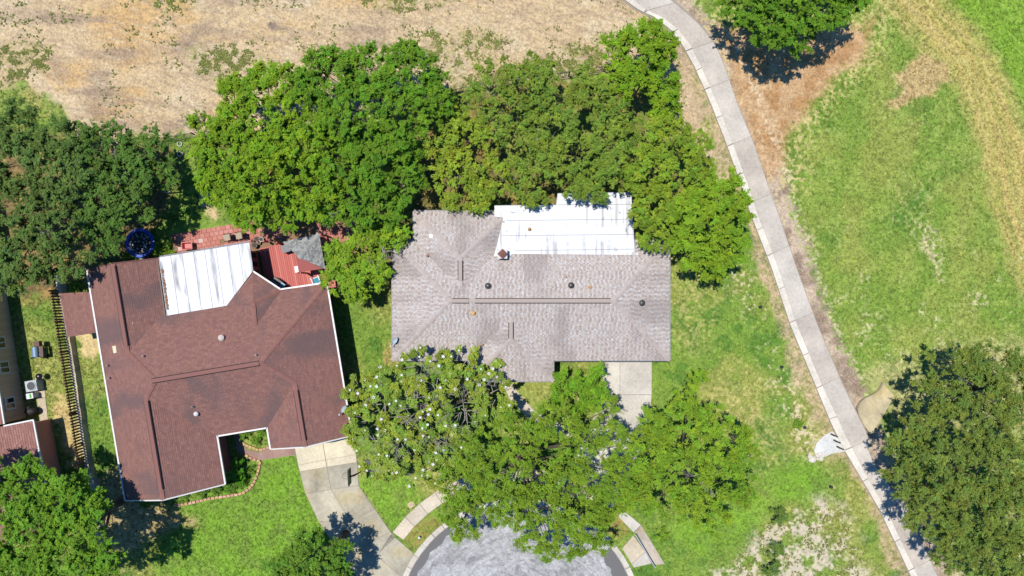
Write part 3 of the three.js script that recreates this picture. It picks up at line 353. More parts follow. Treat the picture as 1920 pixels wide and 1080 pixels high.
  // ribbed metal roof of the rear room
  const mt = dataTex(512, 512, (x, y) => { const u = x / 512, v = y / 512, st = fbm(u * 26, v * 2.2 + 3, 4), bl = fbm(u * 5 + 2, v * 3, 4); let k = .5 - .32 * sst(.44, .7, st) * sst(.38, .66, bl) + .06 * (hash2(x, y) - .5); return [k * .985, k, k * 1.03]; }, true, THREE.MirroredRepeatWrapping), mm = new THREE.MeshStandardMaterial({ map: mt, roughness: .55 });
  const hw = (b) => 2.74 + (b + 2) / 110 * .22, top = (a, b) => atLE(a, b, hw(b)); const n = 8, roof = part('metal_roof', prism3([top(136, 1), top(305, 1), top(303, 52), top(248, 106), top(136, 106)], .1), mat(176, 178, 182), H);
  for (let i = 0; i < n; i++) { const a0 = lerp(136, 307.5, i / n), a1 = lerp(136, 307.5, (i + 1) / n) - .5, end = (a) => a < 248 ? 108 : 108 - (a - 248) * .965; const q = [top(a0, -2), top(a1, -2), top(a1, end(a1)), ...(a0 < 248 && a1 > 248 ? [top(248, 108)] : []), top(a0, end(a0))]; q.forEach((p) => p.y += .03); const gm = prism3(q, .03), uv = gm.attributes.uv, ps = gm.attributes.position; for (let k = 0; k < ps.count; k++) { const x = ps.getX(k) + 30, z = ps.getZ(k) + 6; uv.setXY(k, (x * LC - z * LS) / 8, (x * LS + z * LC) / 6); } const pn = part('panel', gm, mm, roof); const A = top(a0, -2), B = top(a0, end(a0)); A.y += .05; B.y += .05; part('rib', bar(A, B, .03, .045), mat(222, 224, 228, .5), pn); }
  { const A = top(132, -1), B = top(132, 108); A.y += .0; part('gutter', bar(A, B, .1, .12), mat(128, 112, 100), H); const C = top(137, -3.5), D = top(308, -3.5); part('gutter', bar(C, D, .09, .1), mat(150, 150, 152), H); const r = rng(9), lv = []; for (let i = 0; i < 60; i++) { const q = top(137.5 + r() * 2.5, 22 + r() * 76); const s = new THREE.CircleGeometry(.05 + r() * .04, 5); s.rotateX(-Math.PI / 2 + (r() - .5)); s.translate(q.x, q.y + .05 + r() * .03, q.z); lv.push(s); } part('dead_leaves', merge(lv), mat(150, 108, 70), H, true); }
  // windows of that room, on the wall that faces the deck
  const mf = mat(156, 104, 92), gl = mat(30, 34, 38, .08); for (let i = 0; i < 3; i++) { const c = atLE(297.2, 19 + i * 17, 1.55), w = part('window', box(.08, 1.35, .56, c.x, c.y, c.z, LA), mf, H); part('pane', box(.06, 1.15, .4, c.x + .03, c.y, c.z, LA), gl, w); }
  // side roof over the passage
  const sl = [[-57, 36.5, 2.2], [-1.2, 43, 2.55], [-1.5, 120, 2.55], [-56.5, 120, 2.2]].map(([a, b, y]) => { const q = atLE(a, b, 0); q.y = y; return q; }); { const u = (x, y, h) => P(x, y, h); const q = [u(112, 550, 2.25), u(172, 547, 2.58), u(186, 623, 2.58), u(127, 632, 2.25)]; const mid = (q[0].y + q[3].y) / 2; const n1 = q[1].clone().sub(q[0]).cross(q[3].clone().sub(q[0])); q[2].y = q[0].y - (n1.x * (q[2].x - q[0].x) + n1.z * (q[2].z - q[0].z)) / n1.y; roofPart(H, 'side_roof', [q], 2.25, pal, deck, { course: .14, tab: .28 }); trim(H, V3(q[0].x, q[0].y - .04, q[0].z), V3(q[3].x, q[3].y - .04, q[3].z), mat(180, 150, 128), .08, .12, 'fascia'); for (const p of [q[0], q[3]]) part('post', box(.1, 2.2, .1, p.x + .2, 1.05, p.z + (p === q[0] ? .2 : -.2)), mat(120, 84, 74), H); }
  // pipes, cap, tile
  const roofY = (a, b) => EH + LPITCH * EPX * Math.max(Math.min(a, 437 - a, Math.max(0, Math.min(b - 97, 345 - b))), a < 134.5 && b < 165 ? Math.min(a, 134.5 - a) : 0, a < 94 ? Math.min(a, 94) : 0), onRoof = (u, v) => { let h = 3.6; for (let k = 0; k < 6; k++) { const q = P(u, v, h), uu = q.x / EPX + 960, vv = q.z / EPX + 540, x = uu - 165, y = vv - 507; h = roofY(x * LC - y * LS, x * LS + y * LC); } return P(u, v, h); };
  for (const [u, v, r, c] of [[417, 633, .16, [216, 200, 192]], [370, 775, .12, [236, 232, 228]], [253, 605, .06, [200, 180, 170]], [271, 667, .06, [190, 170, 160]], [204, 685, .06, [190, 160, 150]], [207, 708, .06, [190, 160, 150]], [482, 665, .05, [200, 190, 186]], [363, 762, .05, [170, 160, 156]]]) { const q = onRoof(u, v), p = part('vent_pipe', cyl(r, r, .3, q.x, q.y + .1, q.z, 12), mat(...c), H); part('cap', cyl(r * .6, r * 1.35, .08, q.x, q.y + .28, q.z, 12), mat(...c), p); }
  { const q = onRoof(216, 655), t = box(.32, .04, .5, 0, 0, 0); t.rotateZ(.345); t.rotateY(LA); t.translate(q.x, q.y + .06, q.z); part('roof_patch', t, mat(234, 226, 188), H); }
}
// ---- the pale house at the edge, seen along its side wall
{
  const H = thing('house', 'tan walled house with three white windows beside the grassy side yard', 'house');
  const mw = mat(250, 214, 172, .95); mw.color.multiplyScalar(1.25); mw.map = concreteTex; const W0 = P(9, 530), W1 = P(47, 768), dir = W1.clone().sub(W0).normalize(), nrm = V3(dir.z, 0, -dir.x); if (nrm.x < 0) nrm.negate();
  const A = W0.clone().addScaledVector(dir, -6), B = W1.clone().addScaledVector(dir, .6), back = (p, d) => p.clone().addScaledVector(nrm, -d); part('wall', prism([A, B, back(B, 9), back(A, 9)], -.2, 2.7), mw, H);
  const pal = [al(168, 120, 108), al(160, 112, 102), al(174, 128, 116)], deck = mat(128, 88, 78); const lift = (p, y) => V3(p.x, y, p.z); const e0 = back(A, -.35), e1 = back(B, -.35), m0 = back(A, 4.5), m1 = back(B, 4.5), f0 = back(A, 9.35), f1 = back(B, 9.35);
  roofPart(H, 'roof_slope', [[lift(e0, 2.72), lift(e1, 2.72), lift(m1, 4.4), lift(m0, 4.4)]], 2.72, pal, deck); roofPart(H, 'roof_slope', [[lift(f0, 2.72), lift(f1, 2.72), lift(m1, 4.4), lift(m0, 4.4)]], 2.72, pal, deck);
  const white = mat(236, 236, 232, .5), gl = mat(40, 48, 58, .08); trim(H, lift(e0, 2.7), lift(e1, 2.7), white, .1, .12);
  for (const [u, v] of [[4, 642], [7, 689], [18, 756]]) { const q = P(u, v, 1.45), t = q.clone().sub(W0).dot(dir), c = W0.clone().addScaledVector(dir, t).addScaledVector(nrm, .02); const ry = Math.atan2(-dir.z, dir.x); const w = part('window', box(.95, 1.0, .1, c.x, 1.45, c.z, ry), white, H); for (const k of [-1, 1]) part('pane', box(.31, .72, .04, c.x + dir.x * k * .2 + nrm.x * .05, 1.45, c.z + dir.z * k * .2 + nrm.z * .05, ry), gl, w); }
  // front wing with its own roof and gutter
  const c0 = P(18.5, 796, 2.35), c1 = P(64, 787, 2.35), c2 = P(80, 868, 2.35), c3 = P(104, 1000, 2.35); const dn = c3.clone().sub(c1).normalize(), lf = V3(-dn.z, 0, dn.x); if (lf.x > 0) lf.negate(); const bk = (p, d) => p.clone().addScaledVector(lf, d);
  const r0 = bk(c1, 4.6), r1 = bk(c3, 4.6); roofPart(H, 'roof_slope', [[lift(c1, 2.4), lift(c3, 2.4), lift(r1, 3.7), lift(r0, 3.7)]], 2.4, pal, deck); roofPart(H, 'roof_slope', [[lift(bk(c1, 9.2), 2.4), lift(bk(c3, 9.2), 2.4), lift(r1, 3.7), lift(r0, 3.7)]], 2.4, pal, deck);
  trim(H, lift(c1, 2.4), lift(c3, 2.4), white, .1, .12); trim(H, lift(c1, 2.4), lift(bk(c1, 1.8), 2.9), white, .1, .12, 'rake_board');
  const i1 = c1.clone().addScaledVector(dn, .3), i3 = c3.clone(); part('wall', prism([bk(i1, .4), bk(i3, .4), bk(i3, 8.8), bk(i1, 8.8)], -.2, 2.36), mat(214, 150, 126, .95), H);
}

// ---------------------------------------------------------------- rear deck, gazebo, paved terrace
{
  const D = thing('deck', 'red painted timber deck behind the maroon roofed house', 'deck'); const mr = [mat(218, 122, 110, .8), mat(210, 114, 103, .8), mat(224, 132, 120, .8), mat(204, 108, 98, .8)];
  // boards run down the picture; deck top at 0.35 m
  const y = .35, O = P(503, 462, y), ex = P(603, 443, y).sub(O).normalize(), ez = V3(-ex.z, 0, ex.x); const Wd = P(612, 441, y).sub(O).length(), n = 30, wb = Wd / n;
  part('frame', prism([O, O.clone().addScaledVector(ex, Wd), O.clone().addScaledVector(ex, Wd).addScaledVector(ez, 4.1), O.clone().addScaledVector(ez, 4.1)], .0, y - .04), mat(112, 52, 48), D);
  for (let i = 0; i < n; i++) { const a = O.clone().addScaledVector(ex, i * wb + .008), b = O.clone().addScaledVector(ex, (i + 1) * wb - .008); const q = [a, b, b.clone().addScaledVector(ez, 4.12), a.clone().addScaledVector(ez, 4.12)]; part('board', prism(q, y - .045, y + hash2(i, 3) * .006), mr[Math.floor(hash2(i, 8) * 4)], D); }
  const st = O.clone().addScaledVector(ex, -.75); for (let i = 0; i < 5; i++) { const a = st.clone().addScaledVector(ex, i * .14), b = st.clone().addScaledVector(ex, i * .14 + .125); part('step_board', prism([a, b, b.clone().addScaledVector(ez, 2.4), a.clone().addScaledVector(ez, 2.4)], .1, .16), mr[i % 4], D); }
  for (const [u, v] of [[500, 453], [509, 451], [524, 456]]) { const q = P(u, v, .6); part('railing_post', box(.12, .95, .12, q.x, .8, q.z, LA), mr[1], D); } { const a = P(500, 451, 1.2), b = P(509, 450, 1.2); part('rail', bar(a, b, .1, .05), mr[2], D); }
  // gazebo
  const G = thing('gazebo', 'deck gazebo with grey shingle roof and red lower panel', 'gazebo'); const pal = [al(154, 154, 150), al(168, 168, 164), al(140, 140, 138), al(176, 176, 172), al(132, 132, 131)], dk = mat(92, 92, 92);
  const TL = P(530, 454, 2.5), TR = P(598, 438, 2.5), BR = P(610, 505, 2.5), AP = P(561, 483, 3.15);
  roofPart(G, 'roof_slope', [[TL, TR, AP]], 2.5, pal, dk, { course: .11, tab: .13 }); roofPart(G, 'roof_slope', [[TR, BR, AP]], 2.5, pal, dk, { course: .11, tab: .13 }); hipCaps(G, TR, AP, [pal[0], pal[1]], 8);
  const RP = [P(556, 480, 2.3), P(606, 504, 2.3), P(560, 510, 2.05)]; part('lower_panel', prism3(RP, .05), mat(168, 86, 78, .7), G); for (const [p, h] of [[TL, 2.4], [TR, 2.4], [BR, 2.4], [RP[2], 2.0]]) part('post', box(.11, h, .11, p.x * .985 - .1, h / 2 + .1, p.z + .05), mr[3], G);
  // paving
  const T = struct('terrace', prism(poly([[318, 440], [470, 416], [474, 440], [660, 405], [668, 445], [600, 470], [500, 475], [330, 480]]), -.1, .01), mat(150, 116, 84)); const mp = [mat(206, 130, 116), mat(212, 138, 124), mat(198, 122, 108), mat(216, 146, 134), mat(202, 126, 110), mat(226, 190, 178)]; const r = rng(21);
  const lay = (u0, v0, nx, ny, sz) => { const o = P(u0, v0), e = V3(LC, 0, -LS), f = V3(LS, 0, LC); for (let j = 0; j < ny; j++) for (let i = 0; i < nx; i++) { if (r() < .04) continue; const wob = (r() - .5) * .02, a = o.clone().addScaledVector(e, (i + (j % 2) * .5) * sz + wob).addScaledVector(f, j * sz * .93); const s = sz - .025 - r() * .015, q = [a, a.clone().addScaledVector(e, s), a.clone().addScaledVector(e, s).addScaledVector(f, s * .93), a.clone().addScaledVector(f, s * .93)]; part('paver', prism(q, -.05, .035 + r() * .012), mp[r() < .04 ? 5 : Math.floor(r() * 5)], T); } };
  lay(325, 439, 17, 5, .36); lay(474, 431, 6, 3, .36); lay(590, 420, 8, 5, .36);
}

// ---------------------------------------------------------------- garden furniture and yard things
{
  // trampoline
  const c = P(263, 456, .55), t = thing('trampoline', 'round trampoline with blue pad and black mat under the dark trees', 'trampoline', null, V3(c.x, 0, c.z)); const ringG = new THREE.TorusGeometry(.96, .14, 8, 40); ringG.rotateX(Math.PI / 2); ringG.scale(1, .25, 1); ringG.translate(0, .58, 0); part('pad', ringG, mat(40, 84, 190, .5), t); part('mat', cyl(.86, .86, .015, 0, .56, 0, 36), mat(44, 44, 48, .8), t); for (let i = 0; i < 6; i++) { const a = i * Math.PI / 3; part('leg', tube([V3(Math.cos(a) * .98, 0, Math.sin(a) * .98), V3(Math.cos(a) * .96, .55, Math.sin(a) * .96)], .025, 6), mat(170, 174, 180, .4), t); }
  const lv = []; const r = rng(3); for (let i = 0; i < 70; i++) { const a = r() * 6.3, d = Math.sqrt(r()) * .75, s = new THREE.CircleGeometry(.02 + r() * .05, 5); s.rotateX(-Math.PI / 2 + (r() - .5) * .5); s.translate(Math.cos(a) * d, .58 + r() * .01, Math.sin(a) * d); lv.push(s); } part('fallen_leaves', merge(lv), mat(206, 204, 200), t, true);
  // two patio chairs
  const chair = (u, v, label) => { const q = P(u, v, .5), ch = thing('patio_chair', label, 'chair', 'patio chairs on the terrace', V3(q.x, .04, q.z)); ch.rotation.y = LA; const ms = mat(186, 172, 146, .9), mf = mat(92, 62, 52, .5); part('seat', box(.48, .06, .46, 0, .42, 0), ms, ch); const b = box(.06, .55, .46, 0, .27, 0); b.rotateZ(-.25); b.translate(.26, .42, 0); part('backrest', b, mf, ch); for (const z of [-.27, .27]) { part('armrest', tube([V3(-.24, .45, z), V3(-.2, .64, z), V3(.15, .64, z), V3(.28, .6, z)], .022, 6), mf, ch); for (const x of [-.22, .22]) part('leg', tube([V3(x, 0, z), V3(x, .45, z)], .02, 6), mf, ch); } };
  chair(426, 445, 'tan patio chair on the red pavers, closer to the red wheelbarrow'); chair(448, 442, 'tan patio chair on the red pavers, closer to the deck steps');
  // red barrow
  { const q = P(352, 461, .4), w = thing('wheelbarrow', 'red tub wheelbarrow on the brick red pavers', 'wheelbarrow', null, V3(q.x, .04, q.z)); w.rotation.y = LA - .1; const m = mat(200, 74, 66, .45); const g = new Geo(), ringP = (x, z, y) => [V3(-x, y, -z), V3(x, y, -z), V3(x, y, z), V3(-x, y, z)], o = ringP(.4, .28, .52), i1 = ringP(.35, .23, .52), b = ringP(.24, .16, .3), ob = ringP(.27, .19, .27); for (let k = 0; k < 4; k++) { const l = (k + 1) % 4; g.quad(o[k], o[l], i1[l], i1[k]); g.quad(i1[k], i1[l], b[l], b[k]); g.quad(o[l], o[k], ob[k], ob[l]); } g.quad(b[0], b[1], b[2], b[3]); g.quad(...ob); const gg = g.build(); gg.deleteAttribute('color'); part('tub', gg, m, w); const wh = new THREE.TorusGeometry(.15, .05, 8, 18); wh.translate(-.42, .19, 0); part('wheel', wh, mat(40, 40, 42), w); for (const z of [-.2, .2]) { part('handle', tube([V3(-.3, .24, z * .6), V3(.3, .3, z), V3(.62, .5, z)], .02, 6), mat(120, 86, 56), w); part('leg', tube([V3(.26, 0, z), V3(.2, .3, z)], .018, 6), mat(60, 60, 60), w); } }
  // deck things: chair with blue cushion, lounge chair, white stool, dark table
  { const q = P(593, 526, .8), w = thing('patio_chair', 'white framed chair with a turquoise cushion on the red deck', 'chair', null, V3(q.x, .35, q.z)); w.rotation.y = LA + .2; const mw = mat(240, 240, 238, .5); for (const x of [-.28, .28]) { part('side_frame', box(.06, .06, .62, x, .6, 0), mw, w); for (const z of [-.27, .27]) part('leg', box(.05, .6, .05, x, .3, z), mw, w); } part('seat', box(.5, .04, .5, 0, .36, 0), mw, w); part('cushion', new THREE.BoxGeometry(.4, .09, .4).translate(0, .425, 0), mat(62, 150, 176, .8), w); part('backrest', box(.56, .5, .05, 0, .6, .29), mw, w); }
  { const q = P(522, 530, .9), w = thing('gas_grill', 'grey and blue gas grill with side shelf in the corner of the deck', 'grill', null, V3(q.x, .35, q.z)); w.rotation.y = -.62; const lid = new THREE.CylinderGeometry(.27, .27, .62, 16, 1, false, 0, Math.PI); lid.rotateZ(Math.PI / 2); lid.rotateX(-Math.PI / 2); lid.rotateX(Math.PI); lid.scale(1, .8, 1); lid.translate(-.1, .82, 0); part('lid', lid, mat(176, 194, 206, .35, { metalness: .4 }), w); part('body', box(.62, .22, .5, -.1, .7, 0), mat(46, 48, 52, .5), w); part('shelf', box(.34, .03, .46, .4, .8, 0), mat(106, 168, 196, .5), w); part('cart', box(.56, .5, .42, -.1, .32, 0), mat(58, 60, 66, .5), w); for (const x of [-.34, .14]) for (const z of [-.18, .18]) part('caster', cyl(.04, .04, .07, x, .035, z, 8), mat(30, 30, 30), w); }
  { const q = P(556, 505, .8), w = thing('stool', 'small white stool on the red deck next to the gazebo', 'stool', null, V3(q.x, .35, q.z)); w.rotation.y = LA; const m = mat(246, 246, 244, .5); part('seat', box(.26, .05, .46, 0, .44, 0), m, w); for (const x of [-.1, .1]) for (const z of [-.19, .19]) part('leg', box(.04, .42, .04, x, .21, z), m, w); }
  { const q = P(536, 466, 1.0), w = thing('side_table', 'dark grey square table half under the gazebo roof', 'table', null, V3(q.x, .35, q.z)); w.rotation.y = LA + .1; const m = mat(74, 78, 86, .5); part('tabletop', box(.62, .05, .55, 0, .68, 0), m, w); for (const x of [-.26, .26]) for (const z of [-.22, .22]) part('leg', box(.05, .66, .05, x, .33, z), m, w); }
  // pots by the terrace
  { const r2 = rng(12), cols = [[190, 176, 160], [150, 92, 70], [120, 116, 110], [210, 204, 196], [96, 70, 60]]; for (const [u, v] of [[473, 452], [478, 460], [485, 455], [490, 449], [482, 448], [276, 486], [284, 485], [268, 488]]) { const q = P(u, v, .3), k = Math.floor(r2() * 5), near = u < 400; const w = thing('plant_pot', near ? 'small clay pot in the row below the blue trampoline' : 'small pot in the cluster at the foot of the deck steps', 'pot', near ? 'pots below the trampoline' : 'pots by the deck steps', V3(q.x, 0, q.z)); const s = .8 + r2() * .5, g = new THREE.LatheGeometry([[.0, .03], [.1, .0], [.15, .28], [.17, .28], [.17, .32], [.13, .32], [.12, .25], [0, .25]].map(([x, y]) => new THREE.Vector2(x * s, y * s)), 14); part('pot', g, mat(...cols[k]), w); const sg = new THREE.CircleGeometry(.12 * s, 12); sg.rotateX(-Math.PI / 2); sg.translate(0, .26 * s, 0); part('soil', sg, mat(84, 66, 50), w); } }
  // smoker in the side yard
  { const q = P(72, 657, .7), w = thing('barrel_smoker', 'blue grey barrel smoker with shelf on the side yard grass', 'grill', null, V3(q.x, 0, q.z)); w.rotation.y = .08; const b = new THREE.CylinderGeometry(.22, .22, .78, 18); b.rotateX(Math.PI / 2); b.translate(-.12, .85, .12); part('barrel', b, mat(128, 156, 184, .4), w); part('firebox', box(.42, .36, .36, .05, .78, -.5), mat(116, 78, 72, .7), w); part('shelf', box(.26, .04, .8, .28, .8, .1), mat(120, 92, 84, .8), w); const ch = cyl(.05, .05, .5, -.1, 1.2, .5, 10); part('flue', ch, mat(60, 60, 64), w); for (const x of [-.2, .2]) for (const z of [-.3, .45]) part('leg', box(.05, .75, .05, x, .37, z), mat(54, 50, 50), w); for (const x of [-.24, .24]) { const wh = new THREE.TorusGeometry(.1, .035, 8, 14); wh.rotateY(Math.PI / 2); wh.translate(x, .13, .45); part('wheel', wh, mat(34, 34, 36), w); } }
  // air conditioner, bin, kettle grill by the tan house
  { const q = P(62, 723, .6), w = thing('air_conditioner', 'square grey air conditioner unit by the tan house wall', 'air conditioner', null, V3(q.x, 0, q.z)); w.rotation.y = LA; part('cabinet', box(.85, .8, .8, 0, .42, 0), mat(190, 194, 200, .5), w); part('fan_grille', cyl(.32, .32, .03, .03, .84, 0, 24), mat(60, 66, 72, .5), w); const tr = new THREE.TorusGeometry(.33, .03, 8, 28); tr.rotateX(Math.PI / 2); tr.translate(.03, .85, 0); part('fan_ring', tr, mat(226, 228, 230), w); for (let i = 0; i < 5; i++) part('blade', box(.28, .01, .08, 0, .81, 0, 0).translate(.16, 0, 0).rotateY(i * 1.257).translate(.03, 0, 0), mat(90, 96, 102), w); }
  { const q = P(58, 742, .6), w = thing('recycling_bin', 'white bin with a green patch beside the grey air conditioner', 'bin', null, V3(q.x, 0, q.z)); w.rotation.y = LA; part('body', box(.5, .7, .36, 0, .36, 0), mat(226, 230, 232, .5), w); part('lid', box(.54, .06, .4, 0, .74, 0), mat(232, 236, 238, .5), w); part('emblem', box(.14, .012, .3, .08, .776, 0), mat(96, 186, 70), w); part('handle', tube([V3(-.27, .7, -.15), V3(-.33, .72, 0), V3(-.27, .7, .15)], .02, 6), mat(60, 60, 60), w); }
  { const q = P(73, 706, .7), w = thing('kettle_grill', 'black round kettle grill behind the air conditioner', 'grill', null, V3(q.x, 0, q.z)); const s = new THREE.SphereGeometry(.24, 20, 12); s.scale(1, .8, 1); s.translate(0, .7, 0); part('kettle', s, mat(40, 40, 42, .3), w); part('handle', box(.14, .03, .03, 0, .91, 0), mat(30, 30, 30), w); for (let i = 0; i < 3; i++) { const a = i * 2.1; part('leg', tube([V3(Math.cos(a) * .28, 0, Math.sin(a) * .28), V3(Math.cos(a) * .15, .6, Math.sin(a) * .15)], .016, 6), mat(120, 120, 124, .4), w); } }
  { const q = P(58, 771, .6), w = thing('kettle_grill', 'large black covered grill with a pole handle in the corner of the tan house', 'grill', null, V3(q.x, 0, q.z)); const s = new THREE.SphereGeometry(.38, 20, 12); s.scale(1.1, .8, .8); s.translate(0, .62, 0); part('cover', s, mat(38, 34, 32, .7), w); part('handle', tube([V3(-.4, .6, .05), V3(.1, .98, -.4)], .025, 6), mat(130, 116, 100), w); for (const [x, z] of [[-.2, -.15], [.2, -.15], [0, .2]]) part('leg', tube([V3(x * 1.2, 0, z * 1.2), V3(x, .5, z)], .02, 6), mat(60, 60, 60), w); }
  // basketball hoop
  { const q = P(656, 893, 2.9), w = thing('basketball_hoop', 'portable basketball hoop with black backboard on the stained driveway', 'basketball hoop', null, V3(q.x, .05, q.z)); w.rotation.y = .04; const mk = mat(38, 40, 44, .4); part('backboard', box(.06, .75, 1.1, 0, 2.95, 0), mk, w); part('backboard_frame', box(.12, .06, 1.14, .02, 3.33, 0), mat(48, 50, 54), w); const rm = new THREE.TorusGeometry(.23, .012, 8, 28); rm.rotateX(Math.PI / 2); rm.translate(-.32, 2.7, 0); part('rim', rm, mat(96, 82, 70), w); part('pole', tube([V3(.75, .1, 0), V3(.55, 1.6, 0), V3(.3, 2.7, 0), V3(.05, 2.95, 0)], .05, 8), mk, w); part('base', box(.75, .16, .9, .75, .08, 0), mk, w); part('strut', tube([V3(.55, 1.7, 0), V3(.05, 2.75, 0)], .025, 6), mk, w); }
  // dishes on eaves
  const dish = (u, v, h, label, tilt) => { const q = P(u, v, h), w = thing('satellite_dish', label, 'satellite dish', null, V3(q.x, h - .3, q.z)); const d = new THREE.SphereGeometry(.55, 24, 8, 0, Math.PI * 2, 0, .55); d.translate(0, -.55, 0); d.scale(1.0, 1, .8); d.rotateX(-.75); d.rotateY(tilt); d.translate(0, .38, 0); part('reflector', d, new THREE.MeshStandardMaterial({ color: AC(180, 192, 202), roughness: .5, side: THREE.DoubleSide }), w); part('mast', tube([V3(.02, -.35, 0), V3(0, .3, 0)], .028, 8), mat(120, 122, 126), w); part('arm', tube([V3(0, .2, 0), V3(-.3 * Math.cos(tilt), .55, .35 * Math.sin(tilt) + .1)], .018, 6), mat(140, 142, 146), w); part('receiver', box(.08, .08, .12, -.31 * Math.cos(tilt), .57, .35 * Math.sin(tilt) + .1), mat(210, 212, 214), w); };
  dish(739, 638, 3.2, 'blue grey satellite dish on the eave of the grey brown roof', .9); dish(643, 766, 3.2, 'satellite dish on the maroon roof edge beside the flowering magnolia', .9);
  // lawn pole, meter covers, stakes, rings
  { const q = P(497, 936), w = thing('lawn_pole', 'thin dark pole standing in the bright green front lawn', 'pole', null, q); part('shaft', tube([V3(0, -.05, 0), V3(0, 1.45, 0)], .022, 6), mat(60, 48, 38), w); part('finial', new THREE.SphereGeometry(.045, 8, 6).translate(0, 1.48, 0), mat(60, 48, 38), w); }
  { const q = P(771, 946), w = thing('meter_cover', 'square concrete meter cover sunk in the green lawn by the pavement', 'utility cover', null, q); w.rotation.y = .6; part('collar', box(.46, .06, .4, 0, .02, 0), concrete(222, 204, 160), w); part('lid', box(.28, .03, .22, 0, .055, 0), concrete(200, 186, 160), w); }
  { const q = P(787, 1006), w = thing('utility_marker', 'small white capped marker in the verge beside the road circle', 'marker', null, q); part('stem', cyl(.06, .07, .24, 0, .12, 0, 10), mat(60, 62, 60), w); part('cap', new THREE.SphereGeometry(.1, 12, 8).translate(0, .26, 0), mat(240, 240, 238), w); }
  for (const [u, v, l] of [[1423, 575, 'small black garden light on the lawn beside the dense round oak'], [1463, 687, 'small black garden light with pale tip on the open lawn beside the cart path'], [1506, 800, 'small grey green garden light close to the white limestone pad'], [1555, 911, 'small black garden light between the lawn and the cart path below the limestone pad']]) { const q = P(u, v), w = thing('garden_light', l, 'garden light', 'garden lights along the lot edge', q); part('stake', cyl(.02, .015, .4, 0, .2, 0, 6), mat(44, 46, 46), w); part('head', new THREE.ConeGeometry(.12, .14, 10).translate(0, .44, 0), mat(60, 66, 66, .5), w); part('lens', cyl(.06, .06, .08, 0, .34, 0, 10), mat(206, 208, 204), w); }
  for (const [u, v, rr] of [[337, 270, .17], [338, 289, .18], [314, 357, .2], [264, 322, .18], [397, 374, .28]]) { const q = P(u, v, .05), g = new THREE.TorusGeometry(rr, .035, 8, 24); g.rotateX(Math.PI / 2); g.translate(0, .03, 0); const w = single('edging_ring', g, mat(216, 212, 206, .7), 'pale round edging ring on the litter below the dark trees', 'garden ring', 'edging rings in the rear yard'); w.position.copy(q); }
}
// ---------------------------------------------------------------- fences and the retaining wall
{
  const f = thing('picket_fence', 'brown spaced picket fence beside the stone retaining wall', 'fence'); const a = P(117, 545), b = P(170, 884), d = b.clone().sub(a), L = d.length(); d.normalize(); const ry = Math.atan2(-d.z, d.x), side = V3(d.z, 0, -d.x); const ms = [mat(122, 84, 66), mat(110, 74, 58), mat(134, 96, 76)], n = Math.floor(L / .215); const pk = new THREE.BoxGeometry(.12, 1.4, .03);
  for (let i = 0; i <= n; i++) { const q = a.clone().addScaledVector(d, i * .215).addScaledVector(side, .04), m = part('picket', pk, ms[i % 3], f); m.position.set(q.x, .76 + hash2(i, 4) * .04, q.z); m.rotation.y = ry; m.rotation.x = (hash2(i, 9) - .5) * .04; }
  for (const y of [.35, 1.2]) part('rail', bar(a.clone().setY(y), b.clone().setY(y), .05, .09), ms[1], f); for (let i = 0; i <= 6; i++) { const q = a.clone().lerp(b, i / 6).addScaledVector(side, -.08); part('post', box(.1, 1.45, .1, q.x, .68, q.z, ry), ms[0], f); }
  // retaining wall: uneven top and faces
  const cl = [[112, 505], [119, 540], [130, 600], [138, 650], [146, 700], [154, 760], [162, 820], [172, 880], [186, 920], [190, 960], [192, 1000], [190, 1030]].map(([u, v]) => P(u, v)), g = new Geo(), rows = []; for (let i = 0; i < cl.length - 1; i++) for (let k = 0; k < 8; k++) { const p = cl[i].clone().lerp(cl[i + 1], k / 8), t = cl[i + 1].clone().sub(cl[i]).normalize(), s = V3(-t.z, 0, t.x); if (s.x < 0) s.negate(); const j = rows.length, w = .15 + .05 * hash2(j, 1), h = .48 + .08 * vn(j * .4, 2); rows.push([p.clone().addScaledVector(s, -w).setY(-.1), p.clone().addScaledVector(s, -w + .02).setY(h + .03 * hash2(j, 2)), p.clone().setY(h + .04), p.clone().addScaledVector(s, w - .02).setY(h + .03 * hash2(j, 3)), p.clone().addScaledVector(s, w + .05 * hash2(j, 5)).setY(h * .5), p.clone().addScaledVector(s, w + .08).setY(-.1)]); }
  for (let j = 0; j < rows.length - 1; j++) for (let k = 0; k < 5; k++) g.quad(rows[j][k], rows[j][k + 1], rows[j + 1][k + 1], rows[j + 1][k]); const gg = g.build(); gg.deleteAttribute('color'); const m = concrete(206, 192, 170); m.map = stain; single('retaining_wall', gg, m, 'low rough stone retaining wall running along the side yard', 'wall');
  // dark rear fence
  const mf = mat(70, 68, 64, .6); const fence = (pts, label) => { const t = thing('rear_fence', label, 'fence'); for (let i = 0; i < pts.length - 1; i++) { const A = P(...pts[i]), B = P(...pts[i + 1]), n = Math.max(1, Math.round(A.distanceTo(B) / 2.4)); for (const y of [.2, 1.15]) part('rail', bar(A.clone().setY(y), B.clone().setY(y), .04, .04), mf, t); for (let k = 0; k <= n; k++) { const q = A.clone().lerp(B, k / n); part('post', box(.07, 1.35, .07, q.x, .6, q.z), mf, t); } const pk = []; const m = Math.round(A.distanceTo(B) / .14); for (let k = 0; k < m; k++) { const q = A.clone().lerp(B, (k + .5) / m); pk.push(box(.018, 1.1, .018, q.x, .65, q.z)); } part('bars', merge(pk), mf, t, true); } };
  fence([[296, 268], [372, 256], [470, 246]], 'dark metal bar fence between the bare field and the left rear yard'); fence([[835, 180], [900, 167], [1000, 153], [1132, 133]], 'dark metal bar fence between the bare field and the sparse oaks');
}
